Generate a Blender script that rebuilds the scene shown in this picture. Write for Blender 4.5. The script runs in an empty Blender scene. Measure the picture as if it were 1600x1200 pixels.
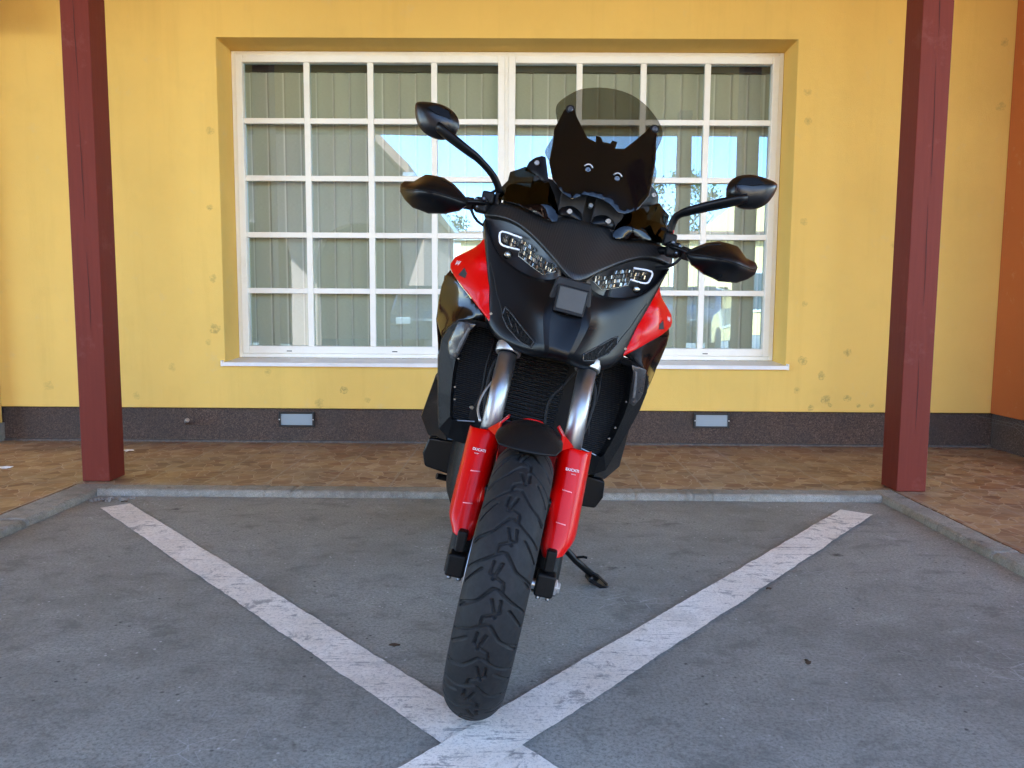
import bpy, bmesh, math, random
import numpy as np
from mathutils import Vector, Matrix, Euler
from mathutils.geometry import delaunay_2d_cdt
R = math.radians
rnd = random.Random(7)
scene = bpy.context.scene
C = scene.collection

# ------------------------------------------------------------------ camera
cd = bpy.data.cameras.new('camera'); cam = bpy.data.objects.new('camera', cd); C.objects.link(cam)
cd.lens = 27.0; cd.sensor_width = 36.0; cd.clip_start = 0.02; cd.clip_end = 500
p_, r_, y_ = R(5.54), R(0.352), R(0.381)
right = Vector((math.cos(y_), math.sin(y_), 0)); f0 = Vector((-math.sin(y_), math.cos(y_), 0)); up0 = Vector((0, 0, 1))
fw = f0*math.cos(p_) - up0*math.sin(p_); up = up0*math.cos(p_) + f0*math.sin(p_)
RR = right*math.cos(r_) + up*math.sin(r_); UU = up*math.cos(r_) - right*math.sin(r_)
cam.matrix_world = Matrix(((RR.x, UU.x, -fw.x, 0), (RR.y, UU.y, -fw.y, 0), (RR.z, UU.z, -fw.z, .955), (0, 0, 0, 1)))
scene.camera = cam

# ------------------------------------------------------------------ world, sun, exposure
SUN_EL, SUN_AZ = R(44), R(18)           # sun stands behind the house, a little to the right
w = bpy.data.worlds.new('World'); scene.world = w; w.use_nodes = True
wn = w.node_tree; wn.nodes.clear()
sky = wn.nodes.new('ShaderNodeTexSky'); sky.sky_type = 'NISHITA'; sky.sun_disc = False
sky.sun_elevation = SUN_EL; sky.sun_rotation = SUN_AZ; sky.air_density = 1.0; sky.dust_density = .1; sky.ozone_density = 2.0; sky.altitude = 2500
bg = wn.nodes.new('ShaderNodeBackground'); bg.inputs['Strength'].default_value = 0.15
wo = wn.nodes.new('ShaderNodeOutputWorld')
wn.links.new(sky.outputs[0], bg.inputs['Color']); wn.links.new(bg.outputs[0], wo.inputs['Surface'])
sl = bpy.data.lights.new('sun', 'SUN'); sl.energy = 4.2; sl.angle = R(0.53); sl.color = (1, .95, .87)
sun = bpy.data.objects.new('sun', sl); C.objects.link(sun)
sd = Vector((math.sin(SUN_AZ)*math.cos(SUN_EL), math.cos(SUN_AZ)*math.cos(SUN_EL), math.sin(SUN_EL)))
sun.rotation_euler = sd.to_track_quat('Z', 'Y').to_euler()
vs = scene.view_settings; vs.view_transform = 'Standard'; vs.look = 'None'; vs.exposure = 3.42; vs.gamma = 1.0
scene.cycles.max_bounces = 10; scene.cycles.transparent_max_bounces = 16; scene.cycles.diffuse_bounces = 6
scene.cycles.use_denoising = True; scene.cycles.sample_clamp_indirect = 8.0
scene.cycles.caustics_reflective = False; scene.cycles.caustics_refractive = False

# ------------------------------------------------------------------ helpers
class NT:
    def __init__(s, name):
        s.m = bpy.data.materials.new(name); s.m.use_nodes = True; s.t = s.m.node_tree
        s.b = s.t.nodes['Principled BSDF']; s.out = s.t.nodes['Material Output']
    def n(s, kind, **kw):
        nd = s.t.nodes.new('ShaderNode'+kind)
        for k, v in kw.items():
            if hasattr(nd, k) and not k[0].isupper(): setattr(nd, k, v)
        return nd
    def l(s, a, b): s.t.links.new(a, b); return s
    def coord(s, scale=(1, 1, 1), which='Object', loc=(0, 0, 0)):
        tc = s.n('TexCoord'); mp = s.n('Mapping'); mp.inputs['Scale'].default_value = scale; mp.inputs['Location'].default_value = loc
        s.l(tc.outputs[which], mp.inputs[0]); return mp.outputs[0]
    def noise(s, sc, det=4, rough=.55, co=None, dist=0):
        nd = s.n('TexNoise'); nd.inputs['Scale'].default_value = sc; nd.inputs['Detail'].default_value = det
        nd.inputs['Roughness'].default_value = rough; nd.inputs['Distortion'].default_value = dist
        if co is not None: s.l(co, nd.inputs['Vector'])
        return nd.outputs[0]
    def voro(s, sc, feat='F1', co=None, out='Distance', rnd_=1.0):
        nd = s.n('TexVoronoi'); nd.feature = feat; nd.inputs['Scale'].default_value = sc; nd.inputs['Randomness'].default_value = rnd_
        if co is not None: s.l(co, nd.inputs['Vector'])
        return nd.outputs[out]
    def ramp(s, fac, stops, interp='LINEAR'):
        nd = s.n('ValToRGB'); nd.color_ramp.interpolation = interp; e = nd.color_ramp.elements
        while len(e) < len(stops): e.new(.5)
        for i, (p, c) in enumerate(stops):
            e[i].position = p; e[i].color = (c, c, c, 1) if isinstance(c, (int, float)) else (*c, 1)
        s.l(fac, nd.inputs[0]); return nd.outputs[0]
    def mix(s, fac, a, b, mode='MIX'):
        nd = s.n('Mix'); nd.data_type = 'RGBA'; nd.blend_type = mode; nd.clamp_factor = True
        for v, i in ((fac, 0), (a, 6), (b, 7)):
            if hasattr(v, 'links') or hasattr(v, 'is_linked'): s.l(v, nd.inputs[i])
            elif i == 0: nd.inputs[0].default_value = v
            else: nd.inputs[i].default_value = (*v, 1)
        return nd.outputs[2]
    def math(s, op, a, b=0.0, c=None):
        nd = s.n('Math'); nd.operation = op
        for v, i in ((a, 0), (b, 1)) + (((c, 2),) if c is not None else ()):
            if hasattr(v, 'is_linked'): s.l(v, nd.inputs[i])
            else: nd.inputs[i].default_value = v
        return nd.outputs[0]
    def bump(s, h, strength=.3, dist=.01, nrm=None):
        nd = s.n('Bump'); nd.inputs['Strength'].default_value = strength; nd.inputs['Distance'].default_value = dist
        s.l(h, nd.inputs['Height']); 
        if nrm is not None: s.l(nrm, nd.inputs['Normal'])
        s.l(nd.outputs[0], s.b.inputs['Normal']); return nd.outputs[0]
    def base(s, c=None, rough=None, metal=None, coat=None, coat_rough=None, spec=None):
        b = s.b
        if c is not None:
            if hasattr(c, 'is_linked'): s.l(c, b.inputs['Base Color'])
            else: b.inputs['Base Color'].default_value = (*c, 1)
        for v, k in ((rough, 'Roughness'), (metal, 'Metallic'), (coat, 'Coat Weight'), (coat_rough, 'Coat Roughness'), (spec, 'Specular IOR Level')):
            if v is None: continue
            if hasattr(v, 'is_linked'): s.l(v, b.inputs[k])
            else: b.inputs[k].default_value = v
        return s

def plain(name, c, rough=.5, metal=0, coat=0, var=.12, sc=30, bump=0, coat_rough=.04, spec=None):
    """a plain surface with a little dust and unevenness"""
    t = NT(name); n = t.noise(sc, 5, .6, t.coord())
    f = t.ramp(n, [(.3, 1-var), (.7, 1+var)])
    t.base(t.mix(1.0, c, f, 'MULTIPLY'), rough=t.ramp(t.noise(sc*.4, 4, .6, t.coord()), [(.3, max(0, rough-.06)), (.75, min(1, rough+.10))]), metal=metal, coat=coat, coat_rough=coat_rough, spec=spec)
    if bump: t.bump(n, bump, .004)
    return t.m

def tag(o, label=None, cat=None, group=None, kind=None):
    for k, v in (('label', label), ('category', cat), ('group', group), ('kind', kind)):
        if v: o[k] = v
    return o
def empty(name, loc=(0, 0, 0), rz=0):
    o = bpy.data.objects.new(name, None); C.objects.link(o); o.location = loc; o.rotation_euler = (0, 0, rz)
    o.empty_display_size = .1; return o
def mk(name, vs, fs, mat, parent=None, smooth=False, bevel=0, seg=2, sub=0, angle=40, loc=None, solid=0):
    me = bpy.data.meshes.new(name); me.from_pydata([tuple(v) for v in vs], [], [tuple(f) for f in fs]); me.validate()
    bm = bmesh.new(); bm.from_mesh(me); bmesh.ops.recalc_face_normals(bm, faces=bm.faces); bm.to_mesh(me); bm.free()
    me.materials.append(mat)
    o = bpy.data.objects.new(name, me); C.objects.link(o)
    if parent: o.parent = parent
    if loc: o.location = loc
    if smooth or sub: me.polygons.foreach_set('use_smooth', [True]*len(me.polygons))
    if solid:
        m = o.modifiers.new('solid', 'SOLIDIFY'); m.thickness = solid; m.offset = -1
    if bevel:
        m = o.modifiers.new('bevel', 'BEVEL'); m.width = bevel; m.segments = seg; m.limit_method = 'ANGLE'; m.angle_limit = R(35)
        if seg > 1 and not smooth:
            me.polygons.foreach_set('use_smooth', [True]*len(me.polygons)); m.harden_normals = True
    if sub:
        m = o.modifiers.new('sub', 'SUBSURF'); m.levels = sub; m.render_levels = sub; m.boundary_smooth = 'PRESERVE_CORNERS'
    return o
class MB:
    """collects simple solids into one mesh"""
    def __init__(s): s.v = []; s.f = []
    def add(s, vs, fs):
        k = len(s.v); s.v += [tuple(v) for v in vs]; s.f += [tuple(i+k for i in f) for f in fs]; return s
    def box(s, x0, x1, y0, y1, z0, z1, M=None):
        vs = [(x, y, z) for x in (x0, x1) for y in (y0, y1) for z in (z0, z1)]
        if M is not None: vs = [M @ Vector(v) for v in vs]
        return s.add(vs, [(0, 1, 3, 2), (4, 6, 7, 5), (0, 4, 5, 1), (2, 3, 7, 6), (0, 2, 6, 4), (1, 5, 7, 3)])
    def tube(s, pts, rad, n=12, flat=1.0, cap=True):
        pts = [Vector(p) for p in pts]; m = len(pts); rads = rad if isinstance(rad, (list, tuple)) else [rad]*m
        k = len(s.v); prev = None
        for i, p in enumerate(pts):
            d = (pts[min(i+1, m-1)] - pts[max(i-1, 0)]).normalized()
            if prev is None: a = d.orthogonal().normalized() if abs(d.z) > .95 else d.cross(Vector((0, 0, 1))).normalized()
            else: a = (prev - d*prev.dot(d)).normalized()
            prev = a; b = d.cross(a)
            for j in range(n):
                t = 2*math.pi*j/n; s.v.append(tuple(p + (a*math.cos(t) + b*math.sin(t)*flat)*rads[i]))
        for i in range(m-1):
            for j in range(n): s.f.append((k+i*n+j, k+i*n+(j+1) % n, k+(i+1)*n+(j+1) % n, k+(i+1)*n+j))
        if cap: s.f.append(tuple(k+j for j in range(n))[::-1]); s.f.append(tuple(k+(m-1)*n+j for j in range(n)))
        return s
    def lathe(s, prof, c, axis, n=48, close=False):
        """prof: (along axis, radius)"""
        c = Vector(c); axis = Vector(axis).normalized(); a = axis.orthogonal().normalized(); b = axis.cross(a); k = len(s.v); m = len(prof)
        for h, r in prof:
            for j in range(n):
                t = 2*math.pi*j/n; s.v.append(tuple(c + axis*h + (a*math.cos(t) + b*math.sin(t))*r))
        for i in range(m if close else m-1):
            i2 = (i+1) % m
            for j in range(n): s.f.append((k+i*n+j, k+i*n+(j+1) % n, k+i2*n+(j+1) % n, k+i2*n+j))
        if not close:
            s.f.append(tuple(k+j for j in range(n))[::-1]); s.f.append(tuple(k+(m-1)*n+j for j in range(n)))
        return s
    def build(s, name, mat, parent=None, **kw): return mk(name, s.v, s.f, mat, parent, **kw)
def cat(pts, n=6):
    """smooth curve through points"""
    P = [np.array(p, float) for p in pts]; P = [2*P[0]-P[1]] + P + [2*P[-1]-P[-2]]; out = []
    for i in range(1, len(P)-2):
        for k in range(n):
            t = k/n; a, b, c, d = P[i-1:i+3]
            out.append(tuple(.5*((2*b)+(c-a)*t+(2*a-5*b+4*c-d)*t*t+(3*b-a-3*c+d)*t**3)))
    out.append(tuple(P[-2])); return out
def text_mesh(name, body, size, mat, parent, M, extrude=.0006, bold=0.0, shear=0.0):
    cu = bpy.data.curves.new('tmp', 'FONT'); cu.body = body; cu.size = size; cu.extrude = extrude; cu.offset = bold; cu.shear = shear
    cu.align_x = 'CENTER'; cu.align_y = 'CENTER'
    t = bpy.data.objects.new('tmp', cu); C.objects.link(t); dg = bpy.context.evaluated_depsgraph_get()
    me = bpy.data.meshes.new_from_object(t.evaluated_get(dg)); bpy.data.objects.remove(t); me.transform(M); me.name = name
    me.materials.clear(); me.materials.append(mat)
    o = bpy.data.objects.new(name, me); C.objects.link(o)
    if parent: o.parent = parent
    return o

# ------------------------------------------------------------------ materials of the place
def m_stucco(name, c, spots=()):
    t = NT(name); co = t.coord()
    big = t.ramp(t.noise(.9, 5, .6, co), [(.3, .93), (.7, 1.05)])
    col = t.mix(1.0, c, big, 'MULTIPLY')
    col = t.mix(t.ramp(t.noise(3.2, 6, .65, co), [(.55, 0), (.78, .22)]), col, tuple(v*.72 for v in c))
    # grime that gathers in patches
    gr = t.noise(55, 4, .7, co)
    sx = t.n('SeparateXYZ'); t.l(co, sx.inputs[0])
    for (x, z, r, st) in spots:
        cb = t.n('CombineXYZ'); t.l(sx.outputs[0], cb.inputs[0]); t.l(sx.outputs[2], cb.inputs[2])
        vm = t.n('VectorMath'); vm.operation = 'DISTANCE'; t.l(cb.outputs[0], vm.inputs[0]); vm.inputs[1].default_value = (x, 0, z)
        d = t.math('DIVIDE', vm.outputs['Value'], r)
        dd = t.math('ADD', d, t.math('MULTIPLY', t.noise(24, 3, .6, co), .9))
        ring = t.ramp(dd, [(.3, .8), (.6, .5), (.95, .3), (1.35, 0)])
        fac = t.math('MULTIPLY', t.math('MULTIPLY', ring, t.ramp(gr, [(.40, .1), (.56, 1)])), min(1, st*1.5))
        col = t.mix(fac, col, (.13, .10, .05))
    stk = t.noise(1.0, 6, .7, t.coord((7, 1, .55))); col = t.mix(t.ramp(stk, [(.52, 0), (.72, .28)]), col, tuple(v*q for v, q in zip(c, (.80, .76, .70))))
    col = t.mix(t.ramp(t.noise(6, 8, .75, co), [(.58, 0), (.70, .25)]), col, (.62, .50, .30))
    t.base(col, rough=.92, spec=.25)
    h = t.math('ADD', t.noise(140, 5, .7, co), t.math('MULTIPLY', t.noise(9, 4, .5, co), 1.5))
    t.bump(h, .5, .004)
    return t.m
WALL_SPOTS = [(-2.05,.81,.07,.7),(-2.10,.72,.04,.4),(-1.18,.40,.05,.7),(-1.35,.31,.06,.5),(-1.70,.52,.05,.3),(-1.02,.33,.04,.4),
 (2.06,.52,.05,.6),(2.10,.36,.06,.7),(2.24,.37,.05,.6),(2.13,.32,.03,.9),(2.00,.30,.04,.7),(2.32,.32,.03,.6),(2.41,.32,.03,.5),(2.23,.68,.05,.5),(1.93,.62,.06,.6),
 (1.90,.42,.04,.4),(1.93,1.0,.04,.4),(1.90,1.55,.05,.4),(1.90,2.2,.05,.45),(1.89,2.38,.05,.45),(-2.05,1.15,.05,.5),(-2.06,1.62,.04,.6),(-2.04,2.12,.05,.5),(-2.6,.35,.05,.3),
 (-3.2,.42,.06,.3),(3.15,2.3,.06,.4),(3.15,2.7,.05,.4),(2.5,1.4,.04,.3),(-2.35,.55,.05,.3),(0.2,.4,.05,.3),(2.75,.6,.07,.3)]
YEL = (.80, .535, .145)
M_wall = m_stucco('yellow_stucco', YEL, WALL_SPOTS)
M_wall2 = m_stucco('yellow_stucco_plain', YEL)
M_orange = m_stucco('orange_stucco', (.44, .125, .034))
M_far = m_stucco('far_yellow_stucco', (.80, .58, .25)); M_farw = m_stucco('far_white_stucco', (.78, .76, .68)); M_pink = m_stucco('pink_stucco', (.34, .21, .16))
M_inner = m_stucco('porch_inner_stucco', (.26, .13, .07))
M_ceil = m_stucco('ceiling_board', (.74, .40, .07))
def m_plinth():
    t = NT('pebbled_plinth'); co = t.coord()
    v = t.voro(170, 'F1', co, 'Color'); d = t.voro(170, 'F1', co)
    sp = t.n('SeparateColor'); t.l(v, sp.inputs[0])
    col = t.ramp(sp.outputs[0], [(0, (.035, .022, .017)), (.5, (.085, .052, .038)), (.85, (.105, .066, .048)), (1, (.16, .11, .085))])
    col = t.mix(t.ramp(t.noise(3, 5, .6, co), [(.35, 0), (.7, .6)]), col, (.045, .038, .036))
    t.base(col, rough=.85); t.bump(d, .6, .004); return t.m
M_plinth = m_plinth()
def m_concrete(name, c, sc=1.0, tint=(.36, .36, .34)):
    t = NT(name); co = t.coord((sc, sc, sc))
    a = t.noise(.8, 9, .66, co, .4); b = t.noise(9, 9, .78, co, .3); st = t.noise(4.2, 9, .74, t.coord((sc, 1.5*sc, sc)), .4)
    col = t.mix(t.ramp(a, [(.36, 0), (.62, 1)]), tuple(v*.72 for v in c), tuple(v*1.22 for v in c))
    col = t.mix(t.ramp(st, [(.37, .7), (.47, 0)]), col, tuple(v*.58 for v in c))
    col = t.mix(t.ramp(st, [(.55, 0), (.66, .5)]), col, tuple(v*1.4 for v in c))
    col = t.mix(t.ramp(b, [(.52, 0), (.70, .55)]), col, tint)
    col = t.mix(t.ramp(b, [(.34, .7), (.45, 0)]), col, tuple(v*.55 for v in c))
    fine = t.noise(105, 6, .85, co)
    col = t.mix(t.ramp(fine, [(.40, .8), (.52, 0)]), col, tuple(v*.45 for v in c))
    col = t.mix(t.ramp(fine, [(.56, 0), (.68, .5)]), col, tuple(v*1.6 for v in c))
    # dark stains of their own shape, oil spots, pale scratches, grit
    s2 = t.noise(2.6, 7, .7, t.coord((sc, sc*1.3, sc), loc=(4, 2, 0)))
    col = t.mix(t.ramp(s2, [(.60, 0), (.66, .6)]), col, tuple(v*.45 for v in c))
    d = t.math('ADD', t.voro(2.1, 'F1', co), t.math('MULTIPLY', t.noise(30, 4, .7, co), .14))
    col = t.mix(t.ramp(d, [(.085, .85), (.125, 0)]), col, (.035, .033, .03))
    for scale, lo, hi in ((5.5, .58, .66), (13, .56, .62)):
        wl = t.voro(scale, 'DISTANCE_TO_EDGE', t.coord((sc, sc*1.7, sc), loc=(3, scale, 0)))
        mk_ = t.math('MULTIPLY', t.ramp(wl, [(.0, 1), (.014, 0)]), t.ramp(t.noise(2.3, 3, .5, co), [(lo, 0), (hi, .55)]))
        col = t.mix(mk_, col, (.48, .49, .49))
    sp = t.math('MULTIPLY', t.ramp(t.voro(30, 'F1', co), [(.08, 1), (.14, 0)]), t.ramp(t.noise(4, 3, .5, co), [(.5, 0), (.6, .8)]))
    col = t.mix(sp, col, (.55, .55, .54))
    sp = t.math('MULTIPLY', t.ramp(t.voro(21, 'F1', t.coord((sc, sc, sc), loc=(7, 7, 0))), [(.07, 1), (.13, 0)]), t.ramp(t.noise(3, 3, .5, t.coord((sc, sc, sc), loc=(9, 1, 0))), [(.5, 0), (.6, .9)]))
    col = t.mix(sp, col, (.05, .048, .045))
    t.base(col, rough=t.ramp(a, [(.3, .62), (.7, .8)]), spec=.35)
    t.bump(t.math('ADD', t.math('MULTIPLY', b, 1.0), t.math('MULTIPLY', fine, .8)), .4, .006)
    return t.m
M_conc = m_concrete('worn_concrete', (.285, .292, .262))
M_curb = m_concrete('kerb_concrete', (.31, .30, .26), 2.3, (.5, .48, .44))
M_asph = m_concrete('yard_asphalt', (.24, .24, .235), .6)
def m_tile():
    t = NT('crazy_paving_tile'); co = t.coord((1, 1, 1))
    wob = t.n('VectorMath'); wob.operation = 'ADD'; t.l(co, wob.inputs[0])
    nz = t.n('TexNoise'); nz.inputs['Scale'].default_value = 9; t.l(co, nz.inputs['Vector'])
    sc_ = t.n('VectorMath'); sc_.operation = 'SCALE'; sc_.inputs['Scale'].default_value = .045; t.l(nz.outputs['Color'], sc_.inputs[0]); t.l(sc_.outputs[0], wob.inputs[1])
    e = t.voro(12.5, 'DISTANCE_TO_EDGE', wob.outputs[0]); c = t.voro(12.5, 'F1', wob.outputs[0], 'Color')
    sp = t.n('SeparateColor'); t.l(c, sp.inputs[0])
    col = t.ramp(sp.outputs[0], [(0, (.19, .085, .04)), (.3, (.34, .20, .10)), (.55, (.44, .30, .16)), (.8, (.26, .12, .06)), (1, (.52, .38, .23))])
    col = t.mix(t.ramp(t.noise(30, 6, .7, co), [(.3, .5), (.6, 0)]), col, (.17, .09, .05))
    grout = t.ramp(e, [(.015, 1), (.035, 0)])
    br = t.n('TexBrick'); br.offset = 0; br.inputs['Scale'].default_value = 1; br.inputs['Mortar Size'].default_value = .006; br.inputs['Brick Width'].default_value = .33; br.inputs['Row Height'].default_value = .33
    br.inputs['Mortar Smooth'].default_value = .2; t.l(co, br.inputs['Vector'])
    col = t.mix(grout, col, (.44, .33, .23)); col = t.mix(t.math('MULTIPLY', br.outputs['Fac'], .7), col, (.36, .30, .24))
    col = t.mix(t.ramp(t.noise(1.6, 6, .7, co), [(.42, 0), (.7, .55)]), col, (.16, .125, .09))
    t.base(col, rough=t.ramp(t.noise(5, 4, .6, co), [(.3, .38), (.7, .62)]), spec=.45)
    t.bump(t.math('ADD', t.ramp(e, [(.0, 0), (.05, 1)]), t.math('MULTIPLY', t.noise(60, 4, .6, co), .3)), .35, .003)
    return t.m
M_tile = m_tile()
def m_paint():
    t = NT('worn_white_road_paint'); co = t.coord()
    n = t.noise(16, 10, .8, co, .5); n2 = t.noise(1.6, 5, .6, co); fine = t.noise(130, 4, .8, co)
    wear = t.math('ADD', n, t.math('MULTIPLY', t.math('SUBTRACT', n2, .5), .7))
    col = t.mix(t.ramp(t.noise(3, 8, .75, co), [(.38, 0), (.62, .9)]), (.93, .895, .82), (.76, .70, .60))
    for rot, sc_ in ((.5, (5, 60, 1)), (-.8, (7, 70, 1)), (1.3, (6, 50, 1))):
        tc = t.n('TexCoord'); mp = t.n('Mapping'); mp.inputs['Rotation'].default_value = (0, 0, rot); mp.inputs['Scale'].default_value = sc_; t.l(tc.outputs['Object'], mp.inputs[0])
        scr_ = t.noise(1.0, 3, .6, mp.outputs[0], .8)
        col = t.mix(t.math('MULTIPLY', t.ramp(scr_, [(.62, 0), (.66, .9)]), t.ramp(n, [(.45, 0), (.56, 1)])), col, (.28, .27, .25))
    col = t.mix(t.ramp(wear, [(.565, 0), (.62, .8)]), col, (.30, .29, .265))
    col = t.mix(t.ramp(wear, [(.36, .4), (.44, 0)]), col, (.55, .52, .47))
    col = t.mix(t.ramp(fine, [(.36, .7), (.50, 0)]), col, (.42, .40, .36))
    t.base(col, rough=.75, spec=.3); t.bump(t.math('ADD', n, fine), .5, .004); return t.m
M_paint = m_paint()
def m_redwood():
    t = NT('dark_red_painted_timber'); co = t.coord((1, 1, .06))
    n = t.noise(60, 5, .6, co); c = (.165, .025, .015)
    col = t.mix(t.ramp(n, [(.3, .0), (.75, .5)]), c, tuple(v*.72 for v in c))
    col = t.mix(t.ramp(t.noise(7, 6, .7, t.coord()), [(.58, 0), (.75, .35)]), col, (.26, .09, .075))
    t.base(col, rough=.6, spec=.22); t.bump(n, .25, .003); return t.m
M_post = m_redwood()
M_crack = plain('timber_crack', (.05, .012, .01), .9)
def m_frame():
    t = NT('cream_white_window_paint'); co = t.coord()
    col = t.mix(t.ramp(t.noise(5, 6, .7, co), [(.5, 0), (.8, .45)]), (.90, .885, .82), (.72, .67, .57))
    t.base(col, rough=.38, spec=.5); return t.m
M_frame = m_frame()
M_sill = plain('white_sill_sheet', (.78, .77, .76), .35, .0, var=.08, sc=8)
M_black = plain('black_metal', (.015, .015, .016), .4)
M_slot = plain('dark_slot', (.02, .02, .02), .8)
def m_blind():
    t = NT('woven_vertical_blind'); co = t.coord((2.0, 1, 26))
    n = t.noise(24, 5, .75, co); w_ = t.noise(5, 3, .5, t.coord())
    col = t.mix(t.ramp(n, [(.40, 0), (.66, .85)]), (.50, .53, .40), (.72, .74, .59))
    col = t.mix(t.ramp(w_, [(.3, 0), (.7, .35)]), col, (.55, .56, .48))
    sx = t.n('SeparateXYZ'); t.l(t.coord(), sx.inputs[0]); pale_band = t.ramp(t.math('ADD', sx.outputs[0], .5), [(.538, 0), (.545, .75), (.554, .75), (.557, 0)]); col = t.mix(pale_band, col, (.95, .94, .82))  # pale band along one edge of every slat
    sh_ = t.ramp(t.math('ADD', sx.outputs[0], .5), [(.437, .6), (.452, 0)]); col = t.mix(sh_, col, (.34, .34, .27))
    t.base(col, rough=.9, spec=.15); return t.m
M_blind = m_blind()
M_dark = plain('unlit_room', (.05, .05, .045), .9)
def m_glass(name, refl=.2, tint=(.93, .96, .94), rough=0.0, wav=.0, gcol=(.97, .98, 1)):
    m = bpy.data.materials.new(name); m.use_nodes = True; t = m.node_tree; t.nodes.clear()
    o = t.nodes.new('ShaderNodeOutputMaterial'); tr = t.nodes.new('ShaderNodeBsdfTransparent'); gl = t.nodes.new('ShaderNodeBsdfGlossy'); mx = t.nodes.new('ShaderNodeMixShader')
    tr.inputs[0].default_value = (*tint, 1); gl.inputs['Roughness'].default_value = rough; gl.inputs['Color'].default_value = (*gcol, 1)
    lw = t.nodes.new('ShaderNodeLayerWeight'); lw.inputs[0].default_value = .5; fr = t.nodes.new('ShaderNodeMath'); fr.operation = 'POWER'; fr.inputs[1].default_value = 4.5; t.links.new(lw.outputs['Facing'], fr.inputs[0])
    mt = t.nodes.new('ShaderNodeMath'); mt.operation = 'MULTIPLY_ADD'; mt.inputs[1].default_value = .85; mt.inputs[2].default_value = refl; mt.use_clamp = True
    t.links.new(fr.outputs[0], mt.inputs[0]); t.links.new(mt.outputs[0], mx.inputs[0])
    t.links.new(tr.outputs[0], mx.inputs[1]); t.links.new(gl.outputs[0], mx.inputs[2]); t.links.new(mx.outputs[0], o.inputs[0])
    if wav:
        tc = t.nodes.new('ShaderNodeTexCoord'); nz = t.nodes.new('ShaderNodeTexNoise'); nz.inputs['Scale'].default_value = 1.6; nz.inputs['Detail'].default_value = 1
        bp = t.nodes.new('ShaderNodeBump'); bp.inputs['Strength'].default_value = wav; bp.inputs['Distance'].default_value = .01
        t.links.new(tc.outputs['Object'], nz.inputs[0]); t.links.new(nz.outputs[0], bp.inputs['Height']); t.links.new(bp.outputs[0], gl.inputs['Normal'])
    return m
M_pane = m_glass('window_glass', .23, wav=.05, gcol=(.48, .76, 1.0))

M_mortar = plain('grey_brown_mortar', (.10, .085, .075), .9, var=.35, sc=40, bump=.4)
# ------------------------------------------------------------------ the setting
def struct(o): o['kind'] = 'structure'; return o
GZ = .035
g = MB(); g.box(-70, 70, -90, 40, -.30, -.004); struct(g.build('ground', M_asph))
# concrete of the parking bay: one sheet out to the yard
struct(mk('parking_bay', [(-2.13, -1.2, 0), (1.84, -1.2, 0), (1.84, 3.83, 0), (-2.13, 3.83, 0)], [(0, 1, 2, 3)], M_conc))
# walkway of tiles round the bay
tm = MB(); tm.box(-8, 8, 3.925, 5.24, -.02, GZ-.002); tm.box(-8, -2.30, -1.2, 3.925, -.02, GZ-.002); tm.box(1.955, 8, -1.2, 3.925, -.02, GZ-.002)
struct(tm.build('walkway', M_tile))
def curb(name, a, b, nrm, label, n, w=.118, h=.035, seed=0):
    """a kerb of cast lengths: rounded, chipped front edge"""
    a = Vector(a); b = Vector(b); nrm = Vector(nrm); d = b-a; L = d.length; d.normalize(); rr = random.Random(seed)
    prof = [(0, -.02), (0, .012), (.004, .026), (.014, .034), (.03, h), (w-.01, h+.001), (w, h-.006), (w, -.02)]
    m = MB(); k = int(L/.012); vs = []; fs = []; joints = [i*L/n for i in range(1, n)]
    ph = [rr.uniform(0, 6) for _ in range(6)]
    for i in range(k+1):
        s = L*i/k; jn = min([abs(s-j) for j in joints] + [9])
        dip = .010*math.exp(-(jn/.006)**2)
        chip = .004*max(0, math.sin(s*9+ph[0])*math.sin(s*23+ph[1])) + .0018*math.sin(s*61+ph[2])*math.sin(s*37+ph[3]) + rr.uniform(0, .0012)
        if rr.random() < .02: chip += rr.uniform(.003, .010)
        for q, (u, z) in enumerate(prof):
            uu = u + (chip if 1 <= q <= 4 else 0) + (dip if q < 4 else 0); zz = z - (chip*.6 + dip if 2 <= q <= 5 else 0)
            p = a + d*s + nrm*uu; vs.append((p.x, p.y, zz))
    np_ = len(prof)
    for i in range(k):
        for q in range(np_-1): fs.append((i*np_+q, i*np_+q+1, (i+1)*np_+q+1, (i+1)*np_+q))
    fs.append(tuple(range(np_))); fs.append(tuple(k*np_+q for q in range(np_))[::-1])
    o = mk(name, vs, fs, M_curb, smooth=False); tag(o, label, 'kerb', 'kerbs round the parking bay'); return o
curb('kerb', (-2.13, 3.812, 0), (1.84, 3.800, 0), (0, 1, 0), 'long grey concrete kerb across the back of the bay between the two posts', 4, seed=1)
curb('kerb', (-2.13, -1.2, 0), (-2.13, 3.925, 0), (-1, 0, 0), 'grey concrete kerb running forward on the left side of the bay', 5, w=.165, seed=2)
curb('kerb', (1.84, -1.2, 0), (1.84, 3.925, 0), (1, 0, 0), 'grey concrete kerb running forward on the right side of the bay', 5, w=.112, seed=3)
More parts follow.
